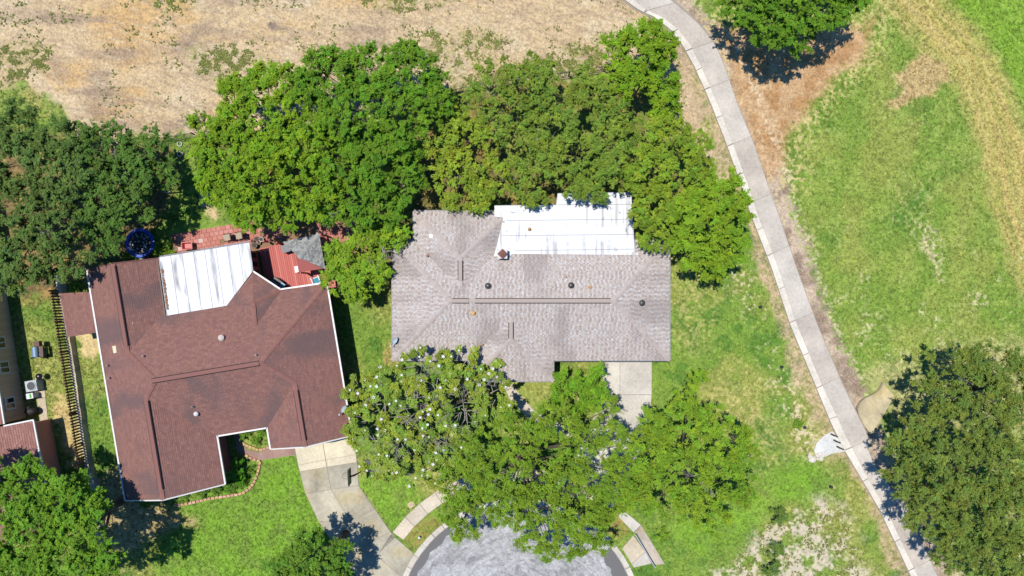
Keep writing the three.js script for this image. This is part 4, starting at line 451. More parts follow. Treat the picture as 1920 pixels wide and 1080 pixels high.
// ---------------------------------------------------------------- stone edging of the beds
{
  const r = rng(31), ms = [mat(222, 170, 146), mat(208, 156, 132), mat(230, 186, 160), mat(214, 176, 120)]; const edge = (pts, label) => { const t = thing('stone_edging', label, 'edging'); const c = new THREE.CatmullRomCurve3(pts.map((p) => P(...p))), n = Math.round(c.getLength() / .29); for (let i = 0; i < n; i++) { const q = c.getPointAt((i + .5) / n), tg = c.getTangentAt((i + .5) / n); const g = new THREE.BoxGeometry(.25, .16, .18, 2, 1, 2), p = g.attributes.position; for (let k = 0; k < p.count; k++) { const h = hash2(k + i * 40, 6); p.setXYZ(k, p.getX(k) * (.86 + .24 * h), p.getY(k) * (.9 + .2 * hash2(k, i)), p.getZ(k) * (.86 + .24 * hash2(i, k + 5))); } g.computeVertexNormals(); g.rotateY(Math.atan2(-tg.z, tg.x) + (r() - .5) * .25); g.translate(q.x, .06, q.z); part('stone', g, ms[Math.floor(r() * 4)], t); } };
  edge([[325, 948], [355, 943], [395, 934], [430, 929], [457, 923], [475, 907], [484, 885], [489, 864]], 'curved row of tan stones edging the front bed along the maroon roof'); edge([[489, 864], [478, 861], [468, 857], [460, 852]], 'short row of pinkish stones between the hedge and the front walk'); edge([[449, 826], [462, 834], [475, 839], [487, 843], [506, 838]], 'row of yellow tan stones round the planting by the front entrance');
}
console.log('built setting');

// ---------------------------------------------------------------- plants
function leafSprig(n, size, wide, spread, seed) {   // a small spray of folded leaves
  const r = rng(seed), g = new Geo(); for (let i = 0; i < n; i++) { const a = r() * 6.283, d = Math.sqrt(r()) * spread, y = (r() - .5) * spread * .8, c = V3(Math.cos(a) * d, y, Math.sin(a) * d), b = r() * 6.283, pitch = (r() - .45) * 1.1, L = size * (.75 + r() * .5), W = L * wide; const f = V3(Math.cos(b) * Math.cos(pitch), Math.sin(pitch), Math.sin(b) * Math.cos(pitch)), s = V3(-Math.sin(b), (r() - .5) * .9, Math.cos(b)).normalize(); const t0 = c.clone().addScaledVector(f, -L / 2), t1 = c.clone().addScaledVector(f, L / 2), m = V3(0, -W * .18, 0); const l = c.clone().addScaledVector(s, W / 2).sub(m), q = c.clone().addScaledVector(s, -W / 2).sub(m); g.tri(t0, l, t1); g.tri(t0, t1, q); } const o = g.build(); o.deleteAttribute('color'); o.deleteAttribute('uv'); return o;
}
const SPRIG = { oak: leafSprig(7, .13, .55, .12, 1), fine: leafSprig(7, .11, .52, .11, 2), magnolia: leafSprig(6, .25, .42, .17, 3), weed: leafSprig(6, .12, .5, .13, 4) };
const leafMat = new THREE.MeshPhysicalMaterial({ color: 0xffffff, roughness: .75, transmission: .15, thickness: 0, side: THREE.DoubleSide, specularIntensity: .35 });
const barkMat = mat(132, 120, 106, .95); barkMat.map = barkTex; const twigMat = mat(190, 180, 168, .95), deadMat = mat(176, 168, 160, .95);
const _m = new THREE.Matrix4(), _q = new THREE.Quaternion(), _q2 = new THREE.Quaternion(), UP = V3(0, 1, 0), _c = new THREE.Color();
function scatter(name, geo, items, parent, material = leafMat) { const im = new THREE.InstancedMesh(geo, material, items.length); im.name = name; im.castShadow = im.receiveShadow = true; items.forEach((it, i) => { im.setMatrixAt(i, it.m); im.setColorAt(i, it.c); }); im.userData.kind = 'stuff'; parent.add(im); return im; }
function sprigs(items, r, c, n, rad, col, jit, flat, scale = 1) {   // a clump of sprigs round c
  const cj = .8 + r() * .4, hue = (r() - .5) * jit;
  for (let i = 0; i < n; i++) { let x = r() * 2 - 1, y = r() * 1.5 - .5, z = r() * 2 - 1; const l = Math.hypot(x, y, z) || 1; const k = (.55 + .45 * Math.cbrt(r())) / l * rad; const pos = V3(c.x + x * k, c.y + y * k * flat, c.z + z * k); const dir = V3(x / l + (r() - .5) * .9, y / l + .55, z / l + (r() - .5) * .9).normalize(); _q.setFromUnitVectors(UP, dir); _q2.setFromAxisAngle(UP, r() * 6.283); _q.multiply(_q2); const s = scale * (.75 + r() * .55); const b = cj * (.78 + r() * .44), h = hue + (r() - .5) * jit * .8; items.push({ m: new THREE.Matrix4().compose(pos, _q, V3(s, s, s)), c: new THREE.Color().setRGB(clamp(col[0] * b * (1 + h), 0, .9), clamp(col[1] * b, 0, .9), clamp(col[2] * b * (1 - h * .6), 0, .9)) }); }
}
function shoots(items, r, c, d, rs, dens, col, jit, scale) {   // leafy shoots that leave one point of the crown
  const cj = .8 + r() * .38, hue = (r() - .5) * jit, n = Math.round(4 + rs * 9);
  for (let i = 0; i < n; i++) { const dir = V3(d.x * .6 + (r() - .5) * 1.7, d.y * .5 + .28 + (r() - .5) * .9, d.z * .6 + (r() - .5) * 1.7).normalize(), L = rs * (.6 + r() * .85), m = Math.max(2, Math.round(L / .085 * dens)), sj = .84 + r() * .32;
    for (let k = 0; k < m; k++) { const t = (k + r()) / m, pos = V3(c.x + dir.x * L * t + (r() - .5) * .13, c.y + dir.y * L * t * .85 - .1 * t * t + (r() - .5) * .1, c.z + dir.z * L * t + (r() - .5) * .13); const up = V3(dir.x * .5 + (r() - .5) * 1.1, .75 + r() * .3, dir.z * .5 + (r() - .5) * 1.1).normalize(); _q.setFromUnitVectors(UP, up); _q2.setFromAxisAngle(UP, r() * 6.283); _q.multiply(_q2); const s = scale * (1.12 - .45 * t) * (.8 + r() * .4), b = cj * sj * (.82 + r() * .36), h = hue + (r() - .5) * jit * .6; items.push({ m: new THREE.Matrix4().compose(pos, _q, V3(s, s, s)), c: new THREE.Color().setRGB(clamp(col[0] * b * (1 + h), 0, .9), clamp(col[1] * b, 0, .9), clamp(col[2] * b * (1 - h * .6), 0, .9)) }); } }
}
function limbTree(list, r, a, dir, len, rad, depth) { const m = a.clone().addScaledVector(dir, len * .5).add(V3((r() - .5) * len * .22, (r() - .3) * len * .12, (r() - .5) * len * .22)), e = a.clone().addScaledVector(dir, len).add(V3((r() - .5) * len * .3, 0, (r() - .5) * len * .3)); list.push(tube([a, m, e], [rad, rad * .75, rad * .5], 5)); if (depth > 0) for (let i = 0; i < 3; i++) { const d2 = dir.clone().add(V3((r() - .5) * 1.7, (r() - .4) * .5, (r() - .5) * 1.7)).normalize(); limbTree(list, r, i ? m.clone().lerp(e, r()) : e, d2, len * (.5 + r() * .25), rad * .5, depth - 1); } }
let SPR = 0;
function tree(o) {
  const r = rng(o.seed), T = thing(o.name ?? 'oak_tree', o.label, 'tree', o.group); const base = P(...o.base), dens = o.dens ?? 1.25, col = o.col, jit = o.jit ?? .3, kind = o.kind ?? 'oak';
  const L = o.lobes.map(([u, v, rr, h]) => ({ c: P(u, v, h * (o.hs ?? .8)), r: Math.max(.42, rr - .14), k: .66 })); const top = Math.max(...L.map((l) => l.c.y)), fork = V3(base.x + (r() - .5) * .3, Math.max(1.0, top * .34), base.z + (r() - .5) * .3); const tr = o.trunk ?? .24;
  part('trunk', tube([V3(base.x, -.2, base.z), base.clone().lerp(fork, .5).add(V3((r() - .5) * .2, 0, (r() - .5) * .2)), fork, fork.clone().add(V3((r() - .5) * .5, top * .2, (r() - .5) * .5))], [tr * 1.35, tr * 1.02, tr * .95, tr * .6], 9), barkMat, T);
  const items = [], twigs = [];
  for (const l of L) { const e = l.c.clone().add(V3(0, -l.r * .15, 0)), m = fork.clone().lerp(e, .5).add(V3((r() - .5) * .7, .3 + r() * .4, (r() - .5) * .7)), r0 = tr * (.2 + .1 * l.r); part('limb', tube([fork, m, e], [r0, r0 * .7, r0 * .35], 6), barkMat, T);
    const nS = Math.round(l.r * l.r * 13.5 * (o.clumps ?? 1)) + 3;
    for (let i = 0; i < nS; i++) { const a = r() * 6.283, y = r() * 1.18 - .18, s = Math.sqrt(Math.max(0, 1 - y * y)), d = V3(Math.cos(a) * s, y, Math.sin(a) * s), k = l.r * (.66 + .4 * Math.sqrt(r())); const c = l.c.clone().add(V3(d.x * k, d.y * k * l.k, d.z * k)); let inside = false; for (const q of L) if (q !== l) { const x = (c.x - q.c.x) / q.r, yy = (c.y - q.c.y) / (q.r * q.k), z = (c.z - q.c.z) / q.r; if (x * x + yy * yy + z * z < .42) { inside = true; break; } } if (inside) continue;
      const rs = (.24 + r() * .3) * (o.clump ?? 1); shoots(items, r, c, d, rs, dens, col, jit, o.leaf ?? 1); if (r() < (o.fill ?? .85)) sprigs(items, r, l.c.clone().lerp(c, .72), Math.round(9 * dens), rs * .9, col, jit, .75, 1.15); if (r() < (o.twig ?? .3)) { const s0 = l.c.clone().lerp(c, .25 + r() * .4).add(V3((r() - .5) * .8, -.3 - r() * .3, (r() - .5) * .8)), md = s0.clone().lerp(c, .5).add(V3((r() - .5) * .25, -.05, (r() - .5) * .25)); twigs.push(tube([s0, md, c], [.032, .022, .008], 4)); } } }
  SPR += items.length; scatter('crown', SPRIG[kind], items, T); if (twigs.length) part('twigs', merge(twigs), o.twigMat ?? barkMat, T, true);
  if (o.bare) { const bg = []; for (const [u, v, h, len, n] of o.bare) { const c = P(u, v, h * (o.hs ?? .8) + (o.bareN ? .35 : -.3)), N = o.bareN ?? Math.min(3, Math.ceil(n / 4)), a0 = r() * 6.283; for (let i = 0; i < N; i++) { const a = a0 + (r() - .5) * 2.2 + i * .9; limbTree(bg, r, c.clone().add(V3((r() - .5) * .8, 0, (r() - .5) * .8)), V3(Math.cos(a), .4 + r() * .3, Math.sin(a)).normalize(), len * (.5 + r() * .3), o.bareN ? .026 : .03, o.bareN ? 3 : 2); } } part('bare_branches', merge(bg), deadMat, T, true); }
  if (o.flowers) { const petal = new Geo(); for (let k = 0; k < 8; k++) { const a = k / 8 * 6.283, w = .36, i = k % 2; const p = (rad, b, y) => V3(Math.cos(b) * rad, y, Math.sin(b) * rad); const c0 = V3(0, .01, 0), m1 = p(.1, a - w, .05 + i * .02), m2 = p(.1, a + w, .05 + i * .02), e = p(.17, a, .045 + i * .03); petal.quad(c0, m1, e, m2); } const pg = petal.build(); pg.deleteAttribute('color'); const mf = new THREE.MeshStandardMaterial({ color: AC(250, 248, 240), roughness: .7, side: THREE.DoubleSide }); const put = []; let guard = 0; while (put.length < o.flowers && guard++ < 6000) { const e = items[Math.floor(r() * items.length)].m.elements, x = e[12], y = e[13], z = e[14]; if (put.some((p) => Math.hypot(p[0] - x, p[1] - z) < .38)) continue; if (items.some((q) => { const f = q.m.elements; return f[13] > y + .3 && Math.hypot(f[12] - x, f[14] - z) < .3; })) continue; put.push([x, z]); const m = part('flower', pg, mf, T); m.position.set(x, y + .1, z); m.rotation.set((r() - .5) * .9, r() * 6, (r() - .5) * .9); m.scale.setScalar(.5 + r() * .38); } }
  return T;
}
const BR = al(142, 182, 38), BR2 = al(120, 166, 40), OL = al(140, 168, 58), DK = al(116, 146, 66), DO = al(138, 160, 66), YG = al(162, 186, 56);
tree({ seed: 101, label: 'bright green oak with dense crown standing over the red pavers and gazebo', base: [560, 300], col: BR, lobes: [[470, 170, 1.5, 5.4], [500, 150, 1.2, 5.2], [560, 205, 1.8, 6.6], [460, 245, 1.8, 6.2], [430, 290, 2.4, 6.2], [500, 225, 2.4, 6.8], [440, 185, 1.5, 5.6], [535, 160, 1.6, 6.2], [415, 345, 1.8, 5.2], [495, 335, 2.4, 6.8], [570, 270, 2.2, 7.2], [535, 390, 1.6, 5.2], [470, 395, 1.4, 4.8], [395, 245, 1.4, 5.2], [590, 360, 1.9, 6]] });
tree({ seed: 102, label: 'deep green oak with rounded crown at the edge of the bare field, bare branches showing', base: [735, 235], col: BR2, lobes: [[640, 120, 1.3, 6], [600, 130, 1.2, 5.8], [820, 160, 1.2, 5.8], [620, 150, 2.2, 7.2], [695, 135, 1.8, 6.8], [770, 140, 2.0, 6.8], [800, 190, 1.7, 6.2], [680, 205, 2.2, 7.6], [745, 215, 2.2, 7.2], [640, 235, 1.7, 7.2], [590, 180, 1.5, 6.6], [760, 108, 1.1, 5.6]], bare: [[598, 205, 7.6, 1.2, 8]] });
tree({ seed: 103, label: 'deep green oak between the gazebo and the grey brown roof', base: [725, 345], col: BR2, lobes: [[650, 325, 2.0, 6.6], [715, 300, 2.0, 7], [690, 380, 1.9, 5.8], [755, 340, 1.5, 5.8], [620, 385, 1.4, 5.2], [770, 295, 1.1, 5.6], [735, 400, 1.1, 5]], bare: [[640, 385, 6, .9, 7], [785, 320, 5.6, 1, 6]] });
tree({ seed: 104, label: 'small light green tree with grey dead branches against the side of the grey brown roof', base: [705, 490], col: al(150, 190, 48), trunk: .14, lobes: [[648, 480, 1.5, 4.3], [695, 450, 1.4, 4.4], [636, 520, 1.2, 3.8], [680, 522, 1.5, 4.2], [712, 495, 1.0, 4.3], [735, 442, 1.1, 4.4], [665, 545, .9, 3.6]], bare: [[722, 462, 5.2, 1.5, 12], [708, 505, 5, 1.2, 8]] });
tree({ seed: 105, label: 'yellow green sparse oak in the rear yard left of the white flat roof', base: [880, 320], col: YG, dens: .95, clumps: .85, lobes: [[815, 270, 1.7, 5], [850, 320, 1.7, 5], [895, 365, 1.3, 4.6], [880, 255, 1.5, 5.4], [925, 325, 1.5, 5], [840, 365, 1.1, 4.5], [860, 220, 1.0, 4.8]], bare: [[868, 320, 5.4, 1.2, 7]] });
tree({ seed: 106, label: 'olive sparse oak reaching over the dark fence to the bare field', base: [985, 225], col: OL, dens: .9, clumps: .8, lobes: [[930, 150, 1.6, 5], [980, 165, 1.7, 5.4], [1020, 145, 1.3, 5], [900, 190, 1.2, 5], [1060, 190, 1.5, 5.4], [955, 225, 1.8, 5.8], [1035, 235, 1.8, 5.8], [995, 125, .9, 4.6]], bare: [[1000, 230, 6, 1.2, 7], [905, 175, 5, 1, 5]] });
tree({ seed: 107, label: 'olive oak whose shadow falls on the white flat roof', base: [1080, 300], col: OL, dens: .95, clumps: .85, lobes: [[1010, 300, 1.8, 5.4], [1080, 290, 1.9, 5.8], [1060, 345, 1.5, 5.2], [1140, 265, 1.8, 5.8], [1150, 315, 1.8, 5.4], [1000, 350, 1.4, 5], [1110, 350, 1.3, 5.2]], bare: [[960, 300, 5, 1.1, 6], [1170, 300, 6, 1, 6]] });
tree({ seed: 108, label: 'olive sparse oak between the fence and the round twin crowned oak', base: [1150, 215], col: OL, dens: .9, clumps: .8, lobes: [[1110, 190, 1.4, 5], [1145, 215, 1.4, 5], [1185, 252, 1.2, 4.6], [1100, 152, 1.0, 4.4]] });
tree({ seed: 109, label: 'bright twin crowned oak standing where the cart path curves at the bare field', base: [1195, 140], col: BR, lobes: [[1200, 100, 1.9, 5.8], [1172, 148, 1.5, 5.4], [1240, 92, 1.2, 5.2], [1215, 66, 1.1, 5], [1160, 100, 1.3, 5], [1245, 155, 1.3, 4.8], [1242, 190, 1.1, 4.4]], clumps: 1.1 });
tree({ seed: 110, label: 'leafy oak leaning over the corner of the white flat roof', base: [1240, 350], col: al(148, 178, 50), lobes: [[1250, 270, 1.8, 5.8], [1300, 270, 1.2, 5.2], [1220, 320, 1.8, 6], [1280, 325, 1.9, 6.2], [1220, 385, 1.6, 6], [1228, 435, 1.4, 5.4], [1200, 345, 1.3, 5.4]] });
tree({ seed: 111, label: 'dense round oak between the grey brown roof and the cart path', base: [1320, 420], col: al(144, 182, 42), lobes: [[1345, 365, 1.9, 6], [1378, 388, 1.2, 5.4], [1328, 425, 1.9, 6.2], [1360, 460, 1.5, 5.4], [1342, 497, 1.1, 4.8], [1295, 465, 1.5, 5.4], [1290, 395, 1.6, 6]], clumps: 1.15 });
tree({ seed: 112, label: 'vivid green oak over brown mulch on the far side of the cart path', base: [1440, 70], col: BR2, lobes: [[1400, 8, 1.8, 5.8], [1470, 25, 2.2, 6.6], [1540, 15, 1.9, 6.2], [1600, -5, 1.3, 5.6], [1490, 70, 1.3, 5.2], [1430, 50, 1.4, 5.2], [1480, -45, 2.6, 7.2], [1560, -55, 2.2, 6.8]] });
tree({ seed: 113, label: 'dark olive oak beside the culvert apron, next to the golf grass', base: [1790, 720], col: DO, kind: 'fine', lobes: [[1800, 690, 2.0, 5.8], [1870, 685, 1.8, 5.8], [1760, 740, 1.8, 5.8], [1840, 760, 2.3, 6.8], [1910, 740, 2.1, 6.8], [1730, 795, 1.5, 5.2]], bare: [[1800, 720, 6.6, .9, 6]] });
tree({ seed: 114, label: 'large dark olive oak spreading over the lower end of the cart path', base: [1770, 870], col: DO, kind: 'fine', lobes: [[1700, 850, 1.6, 5.4], [1690, 900, 1.3, 5], [1770, 880, 2.3, 6.8], [1850, 870, 2.4, 7.2], [1920, 860, 2.2, 6.8], [1740, 955, 1.8, 5.8], [1820, 960, 2.3, 6.8], [1900, 970, 2.3, 6.8], [1785, 1025, 1.6, 5.6], [1860, 1050, 2.1, 6.4], [1930, 1060, 2, 6.4]], bare: [[1800, 850, 7.4, .9, 6], [1880, 960, 7, .9, 6]] });
tree({ seed: 115, label: 'dark blue green oak overhanging the tan house', base: [170, 400], col: DK, jit: .2, dens: 1.1, clumps: 1.05, lobes: [[30, 240, 1.9, 6.8], [110, 262, 1.7, 6.8], [40, 310, 2.1, 7.6], [120, 330, 2.1, 7.6], [20, 400, 2.2, 7.6], [100, 410, 2.1, 7.6], [50, 475, 1.9, 6.8], [20, 515, 1.4, 6], [130, 480, 1.5, 6.2], [-35, 350, 2.2, 7.6], [75, 520, 1.0, 5.6]], bare: [[75, 430, 8.2, 1.1, 7], [130, 300, 8, 1.1, 7]] });
tree({ seed: 116, label: 'dark green oak shading the blue trampoline', base: [285, 355], col: al(110, 148, 58), jit: .2, dens: 1.1, clumps: 1.05, lobes: [[200, 272, 1.7, 6.4], [278, 290, 1.8, 6.2], [305, 325, 1.2, 5.4], [230, 340, 1.9, 6.8], [190, 400, 1.8, 6.6], [255, 380, 1.4, 5.6], [205, 440, 1.2, 5.2], [160, 300, 1.7, 6.6]], bare: [[235, 300, 7, 1, 6]] });
tree({ seed: 117, label: 'tall green tree by the retaining wall, its shadow on the front lawn', base: [245, 930], col: al(128, 176, 46), hs: .82, clumps: 1.35, fill: 1, lobes: [[60, 905, 1.7, 7], [15, 945, 1.9, 7.6], [120, 945, 1.8, 8], [60, 1000, 2.1, 8.4], [150, 1000, 1.9, 8.4], [178, 945, 1.1, 7], [120, 1060, 2.1, 8.6], [205, 1055, 1.4, 8], [30, 1070, 2.1, 8.4], [160, 905, .9, 6.6], [-25, 900, 1.8, 7]], trunk: .32 });
tree({ seed: 118, label: 'green tree casting its shadow on the stained driveway', base: [650, 1000], col: al(118, 160, 48), lobes: [[590, 1035, 1.7, 5.8], [555, 1065, 1.5, 5.8], [632, 1045, 1.1, 5.2], [610, 1085, 1.7, 5.8], [520, 1078, 1.1, 5.2], [560, 1115, 1.8, 5.8]] });
tree({ seed: 119, name: 'magnolia_tree', label: 'flowering magnolia with white blossoms and bare grey branches between both houses', base: [815, 755], col: al(160, 184, 66), kind: 'magnolia', dens: .75, clumps: .66, clump: .85, leaf: .9, fill: .08, bareN: 4, jit: .36, twig: 1, twigMat: twigMat, flowers: 105, lobes: [[720, 740, 2.1, 5], [800, 705, 2.1, 5.4], [865, 695, 1.7, 5], [780, 770, 2.3, 5.8], [865, 755, 2.1, 5.4], [920, 740, 1.6, 5], [695, 800, 1.8, 4.6], [760, 830, 2, 5], [830, 820, 1.9, 5.2], [680, 735, 1.3, 4.6], [710, 868, 1.3, 4.2], [768, 885, 1.3, 4.2], [925, 700, .9, 4.6], [820, 870, 1.4, 4.6]], bare: [[800, 800, 5.2, 2.2, 24], [870, 770, 5.2, 1.8, 20], [770, 740, 5.4, 1.8, 14], [730, 790, 4.8, 1.6, 12], [840, 830, 5, 1.6, 12], [905, 730, 4.8, 1.2, 8]] });
tree({ seed: 120, label: 'spreading olive oak reaching out over the road circle', base: [975, 840], col: al(142, 178, 48), jit: .22, kind: 'fine', dens: 1.08, clumps: .84, fill: .6, twig: .2, lobes: [[950, 965, 1.3, 4.8], [1000, 998, 1.3, 4.6], [1060, 1008, 1.4, 4.8], [1120, 1008, 1.1, 4.4], [880, 980, 1.1, 4.4], [1150, 840, 1.6, 5.2], [1160, 905, 1.6, 5.2], [1195, 815, 1.2, 4.8], [1135, 770, 1.0, 4.6], [1090, 965, 1.5, 5], [1140, 945, 1.2, 4.8], [1085, 1025, .8, 4.4], [895, 850, 1.8, 5.8], [870, 905, 1.7, 5.4], [960, 825, 1.8, 6.2], [1000, 880, 2.0, 6.4], [1060, 850, 1.9, 6.2], [940, 935, 1.8, 5.8], [1010, 950, 1.9, 5.8], [1080, 930, 1.9, 5.8], [855, 960, 1.3, 5], [1105, 985, 1.4, 5.2], [1030, 1010, 1.2, 5], [1120, 890, 1.7, 5.8], [1040, 790, 1.5, 5.4], [1110, 805, 1.5, 5.4], [850, 990, .9, 4.6], [1030, 1035, .7, 4.6]], bare: [[920, 900, 6, 1.2, 8], [1080, 860, 6.6, 1.2, 8]] });
tree({ seed: 121, label: 'bright olive oak on the lawn to the side of the house driveway', base: [1265, 850], col: al(146, 184, 48), kind: 'fine', dens: 1.08, clumps: .84, fill: .6, twig: .2, lobes: [[1340, 790, 1.3, 5], [1385, 850, 1.3, 4.8], [1200, 930, 1.3, 5], [1235, 790, 1.6, 5.4], [1290, 755, 1.3, 5], [1300, 815, 1.8, 5.8], [1365, 825, 1.6, 5.4], [1215, 850, 1.7, 5.8], [1280, 885, 1.9, 5.8], [1345, 895, 1.8, 5.4], [1390, 880, 1.1, 4.8], [1240, 930, 1.5, 5.4], [1305, 950, 1.6, 5], [1345, 980, 1.0, 4.4], [1308, 712, .75, 4.4], [1180, 890, 1.4, 5.4], [1395, 925, .9, 4.4]], bare: [[1320, 900, 6.4, 1.3, 9], [1240, 850, 6, 1, 6]] });
tree({ seed: 122, name: 'ornamental_tree', label: 'small bright green tree in front of the garage driveway', base: [1085, 728], col: al(136, 186, 46), kind: 'fine', trunk: .09, lobes: [[1060, 718, 1.1, 3.4], [1108, 708, 1.1, 3.4], [1088, 748, 1.2, 3.4], [1128, 748, .9, 3.2], [1040, 742, .7, 2.8]] });
console.log('sprigs', SPR);
function shrub(label, spots, col, seed, group, kind = 'fine', name = 'shrub') { const r = rng(seed); for (const [u, v, rr, h, lab] of spots) { const c = P(u, v, h * .85), T = thing(name, lab ?? label, 'shrub', group), items = [], st = []; for (let i = 0; i < 4; i++) { const a = r() * 6.3; st.push(tube([V3(c.x, -.05, c.z), V3(c.x + Math.cos(a) * rr * .5, h * .6, c.z + Math.sin(a) * rr * .5)], [.03, .012], 5)); } part('stems', merge(st), barkMat, T); const n = Math.round(12 * rr * rr / .3) + 4; for (let i = 0; i < n; i++) { const a = r() * 6.283, d = Math.sqrt(r()) * rr * .85; shoots(items, r, V3(c.x + Math.cos(a) * d, h * (.35 + .5 * (1 - (d / rr) ** 2)), c.z + Math.sin(a) * d), V3(Math.cos(a) * d, .5, Math.sin(a) * d), .22, 1, col, .4, .75); } scatter('foliage', SPRIG[kind], items, T); } }
shrub('', [[1461, 972, .8, 1.1, 'dark green bush at the upper rim of the white limestone gravel patch'], [1456, 1032, .75, .9, 'brownish low bush in the middle of the limestone gravel patch'], [1450, 1068, .8, 1.1, 'green bush below the brownish bush on the limestone gravel patch']], al(128, 160, 70), 201, 'bushes on the gravel patch');
shrub('', [[440, 868, .42, 1.5, 'tall clipped hedge bush nearest the front walk'], [443, 884, .45, 1.5, 'tall clipped hedge bush in the middle of the entrance hedge'], [446, 900, .42, 1.3, 'tall clipped hedge bush furthest from the front walk']], al(110, 176, 40), 202, 'entrance hedge');
shrub('', [[456, 818, .4, .6, 'bright green plant by the entrance wall'], [479, 826, .4, .5, 'olive plant in the middle of the entrance planting'], [492, 810, .45, .5, 'leafy plant under the gutter of the entrance planting']], al(132, 176, 56), 203, 'entrance planting');
shrub('low green plant in the stone edged bed along the maroon roof', [[455, 905, .45, .4], [432, 915, .5, .4], [405, 918, .45, .5], [378, 925, .5, .4], [345, 934, .45, .4], [270, 942, .5, .6], [285, 938, .5, .5], [470, 884, .4, .35]], al(122, 162, 56), 204, 'plants in the stone edged bed');
shrub('', [[848, 205, .8, 1.4, 'dark green bush by the rear fence behind the deep green oak'], [240, 482, .5, .6, 'light green plant below the blue trampoline'], [295, 468, .6, .7, 'light green bush between the trampoline and the terrace'], [318, 470, .6, .6, 'light green bush at the end of the terrace'], [135, 538, .5, .6, 'light green plant beside the end of the retaining wall'], [1240, 1005, .6, .6, 'dark bush beside the pavement slab at the kerb ramp'], [1498, 795, .35, .4, 'small leafy weed beside the grey green garden light']], al(138, 180, 50), 205);

// ---------------------------------------------------------------- ground cover: weeds on the field, short grass on the lawns
const onHard = (u, v) => { const [L, , Rr] = pathAt(v); if (u > L - 3 && u < Rr + 3) return true; if (Math.hypot(u - RC[0], v - RC[1]) < RR + 12) return true; if (u > 740 && u < 1250 && v > 400 && v < 672) return true; if (u > 1128 && u < 1222 && v > 660 && v < 800) return true; const a = (u - 175) * LC - (v - 505) * LS, b = (u - 175) * LS + (v - 505) * LC; if (a > 5 && a < 420 && b > 10 && b < 345) return true; if (a > 5 && a < 165 && b > 340 && b < 410) return true; if (a > 270 && a < 420 && b > 340 && b < 375) return true; if (u > 318 && u < 665 && v > 412 && v < 545) return true; return false; };
const hardPolys = [[[552, 836], [662, 815], [673, 910], [742, 1008], [777, 1038], [745, 1140], [690, 1110], [640, 1040], [573, 926], [562, 884]], [[1128, 740], [1222, 740], [1150, 955], [1050, 930]], [[1163, 950], [1204, 984], [1248, 1060], [1184, 1064], [1160, 1028], [1188, 1000], [1157, 968]], [[436, 812], [447, 812], [487, 845], [552, 832], [556, 854], [484, 865], [445, 848]], [[1560, 806], [1528, 828], [1522, 858], [1586, 848]], [[1594, 766], [1645, 710], [1674, 738], [1628, 815]], [[736, 1000], [800, 940], [830, 965], [752, 1012]], [[-60, 500], [10, 530], [47, 768], [95, 785], [120, 1000], [-60, 1000]], [[940, 712], [960, 712], [1110, 812], [1104, 830], [985, 786]]];
const inPoly = (q, u, v) => { let s = false; for (let a = 0, b = q.length - 1; a < q.length; b = a++) if ((q[a][1] > v) !== (q[b][1] > v) && u < (q[b][0] - q[a][0]) * (v - q[a][1]) / (q[b][1] - q[a][1]) + q[a][0]) s = !s; return s; };
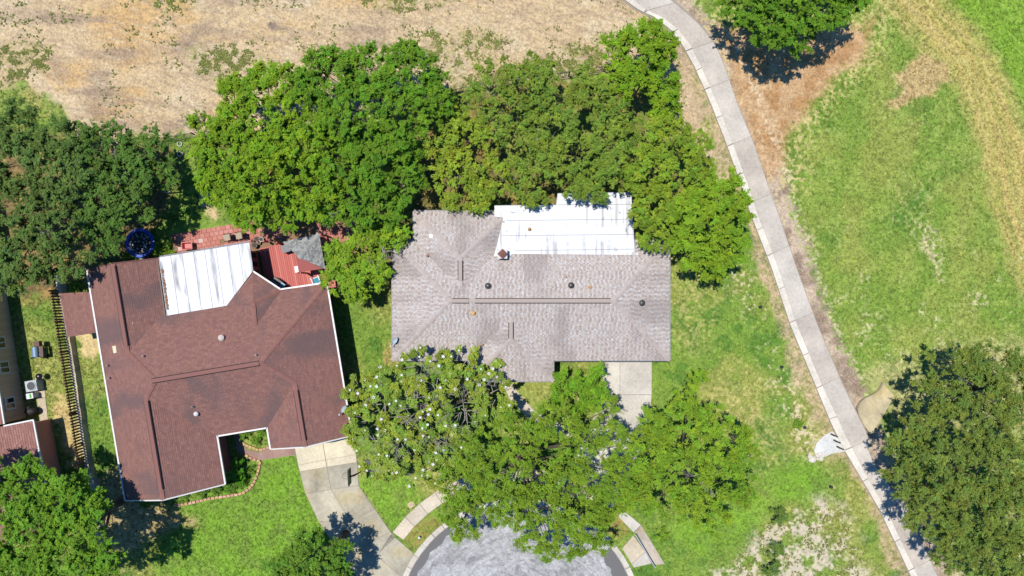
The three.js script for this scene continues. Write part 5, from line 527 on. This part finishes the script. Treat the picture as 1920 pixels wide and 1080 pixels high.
{
  const r = rng(400), tuft = new Geo(); for (let i = 0; i < 7; i++) { const a = r() * 6.283, d = r() * .05, x = Math.cos(a) * d, z = Math.sin(a) * d, b = r() * 6.283, h = .05 + r() * .035, w = .016; tuft.tri(V3(x + Math.cos(b) * w, 0, z + Math.sin(b) * w), V3(x - Math.cos(b) * w, 0, z - Math.sin(b) * w), V3(x + (r() - .5) * .12, h, z + (r() - .5) * .12)); } const tg = tuft.build(); tg.deleteAttribute('color'); tg.deleteAttribute('uv');
  const items = [], N = 170000; for (let i = 0; i < N; i++) { const u = -30 + r() * 1980, v = -30 + r() * 1140; if (onHard(u, v) || hardPolys.some((q) => inPoly(q, u, v))) continue; const c = ground(u, v); if (r() > c[3] * 1.05 - .05) continue; const q = P(u, v), s = .8 + r() * .9, k = .6 + r() * .95; items.push({ m: new THREE.Matrix4().compose(q, new THREE.Quaternion().setFromAxisAngle(UP, r() * 6.283), V3(s * 1.3, s * .8, s * 1.3)), c: new THREE.Color().setRGB(c[0] * k * 1.05, c[1] * k * 1.05, c[2] * k) }); }
  const im = scatter('grass', tg, items, scene, new THREE.MeshStandardMaterial({ roughness: .9, side: THREE.DoubleSide })); im.userData = { kind: 'stuff', label: 'short mown grass covering the lawns and golf ground', category: 'grass' }; console.log('tufts', items.length);
  const wi = []; const fs = [[F.weedL, .8], [F.weedM, .8], [F.weedT, .9], [F.weedT2, .6], [F.weedR, .5], [F.weedF, .8], [F.lime, .35]]; for (let i = 0; i < 110000; i++) { const u = -30 + r() * 1680, v = r() < .75 ? -30 + r() * 300 : 900 + r() * 200; let w = v < 280 && F.dirt(u, v) > 0 ? .05 * sst(.5, .72, fbm(u / 40, v / 30, 3)) : 0; for (const [f, k] of fs) w = Math.max(w, sst(-14, 14, f(u, v)) * k * sst(.46, .62, fbm(u / 11 + 8, v / 9, 3)) * 1.3); if (r() > w || onHard(u, v)) continue; const q = P(u, v); q.y = .03; const s = .6 + r() * .9, k = .6 + r() * .7; const cc = r() < .25 ? al(164, 156, 90) : al(132, 144, 66); wi.push({ m: new THREE.Matrix4().compose(q, new THREE.Quaternion().setFromAxisAngle(UP, r() * 6.283), V3(s, s * .6, s)), c: new THREE.Color().setRGB(cc[0] * k, cc[1] * k, cc[2] * k) }); }
  const wm = scatter('weeds', SPRIG.weed, wi, scene); wm.userData = { kind: 'stuff', label: 'low weeds growing in patches on the bare sandy field', category: 'weeds' }; console.log('weeds', wi.length);
  const st = new THREE.DodecahedronGeometry(.05, 0), si = []; for (let i = 0; i < 9000; i++) { const u = -20 + r() * 1800, v = -20 + r() * 1120; if (onHard(u, v)) continue; const c = ground(u, v, false); if (c[3] > .25 || F.litter(u, v) > 0) continue; const s = .3 + r() * r() * 1.3; si.push({ m: new THREE.Matrix4().compose(P(u, v, .01), new THREE.Quaternion().setFromAxisAngle(V3(r(), r(), r()).normalize(), r() * 6), V3(s, s * .7, s)), c: new THREE.Color().setRGB(...al(190 + r() * 50, 180 + r() * 45, 160 + r() * 40)) }); }
  const sm = scatter('pebbles', st, si, scene, new THREE.MeshStandardMaterial({ roughness: .95 })); sm.userData = { kind: 'stuff', label: 'small pale stones strewn on bare ground', category: 'pebbles' };
}
renderer.render(scene, camera);
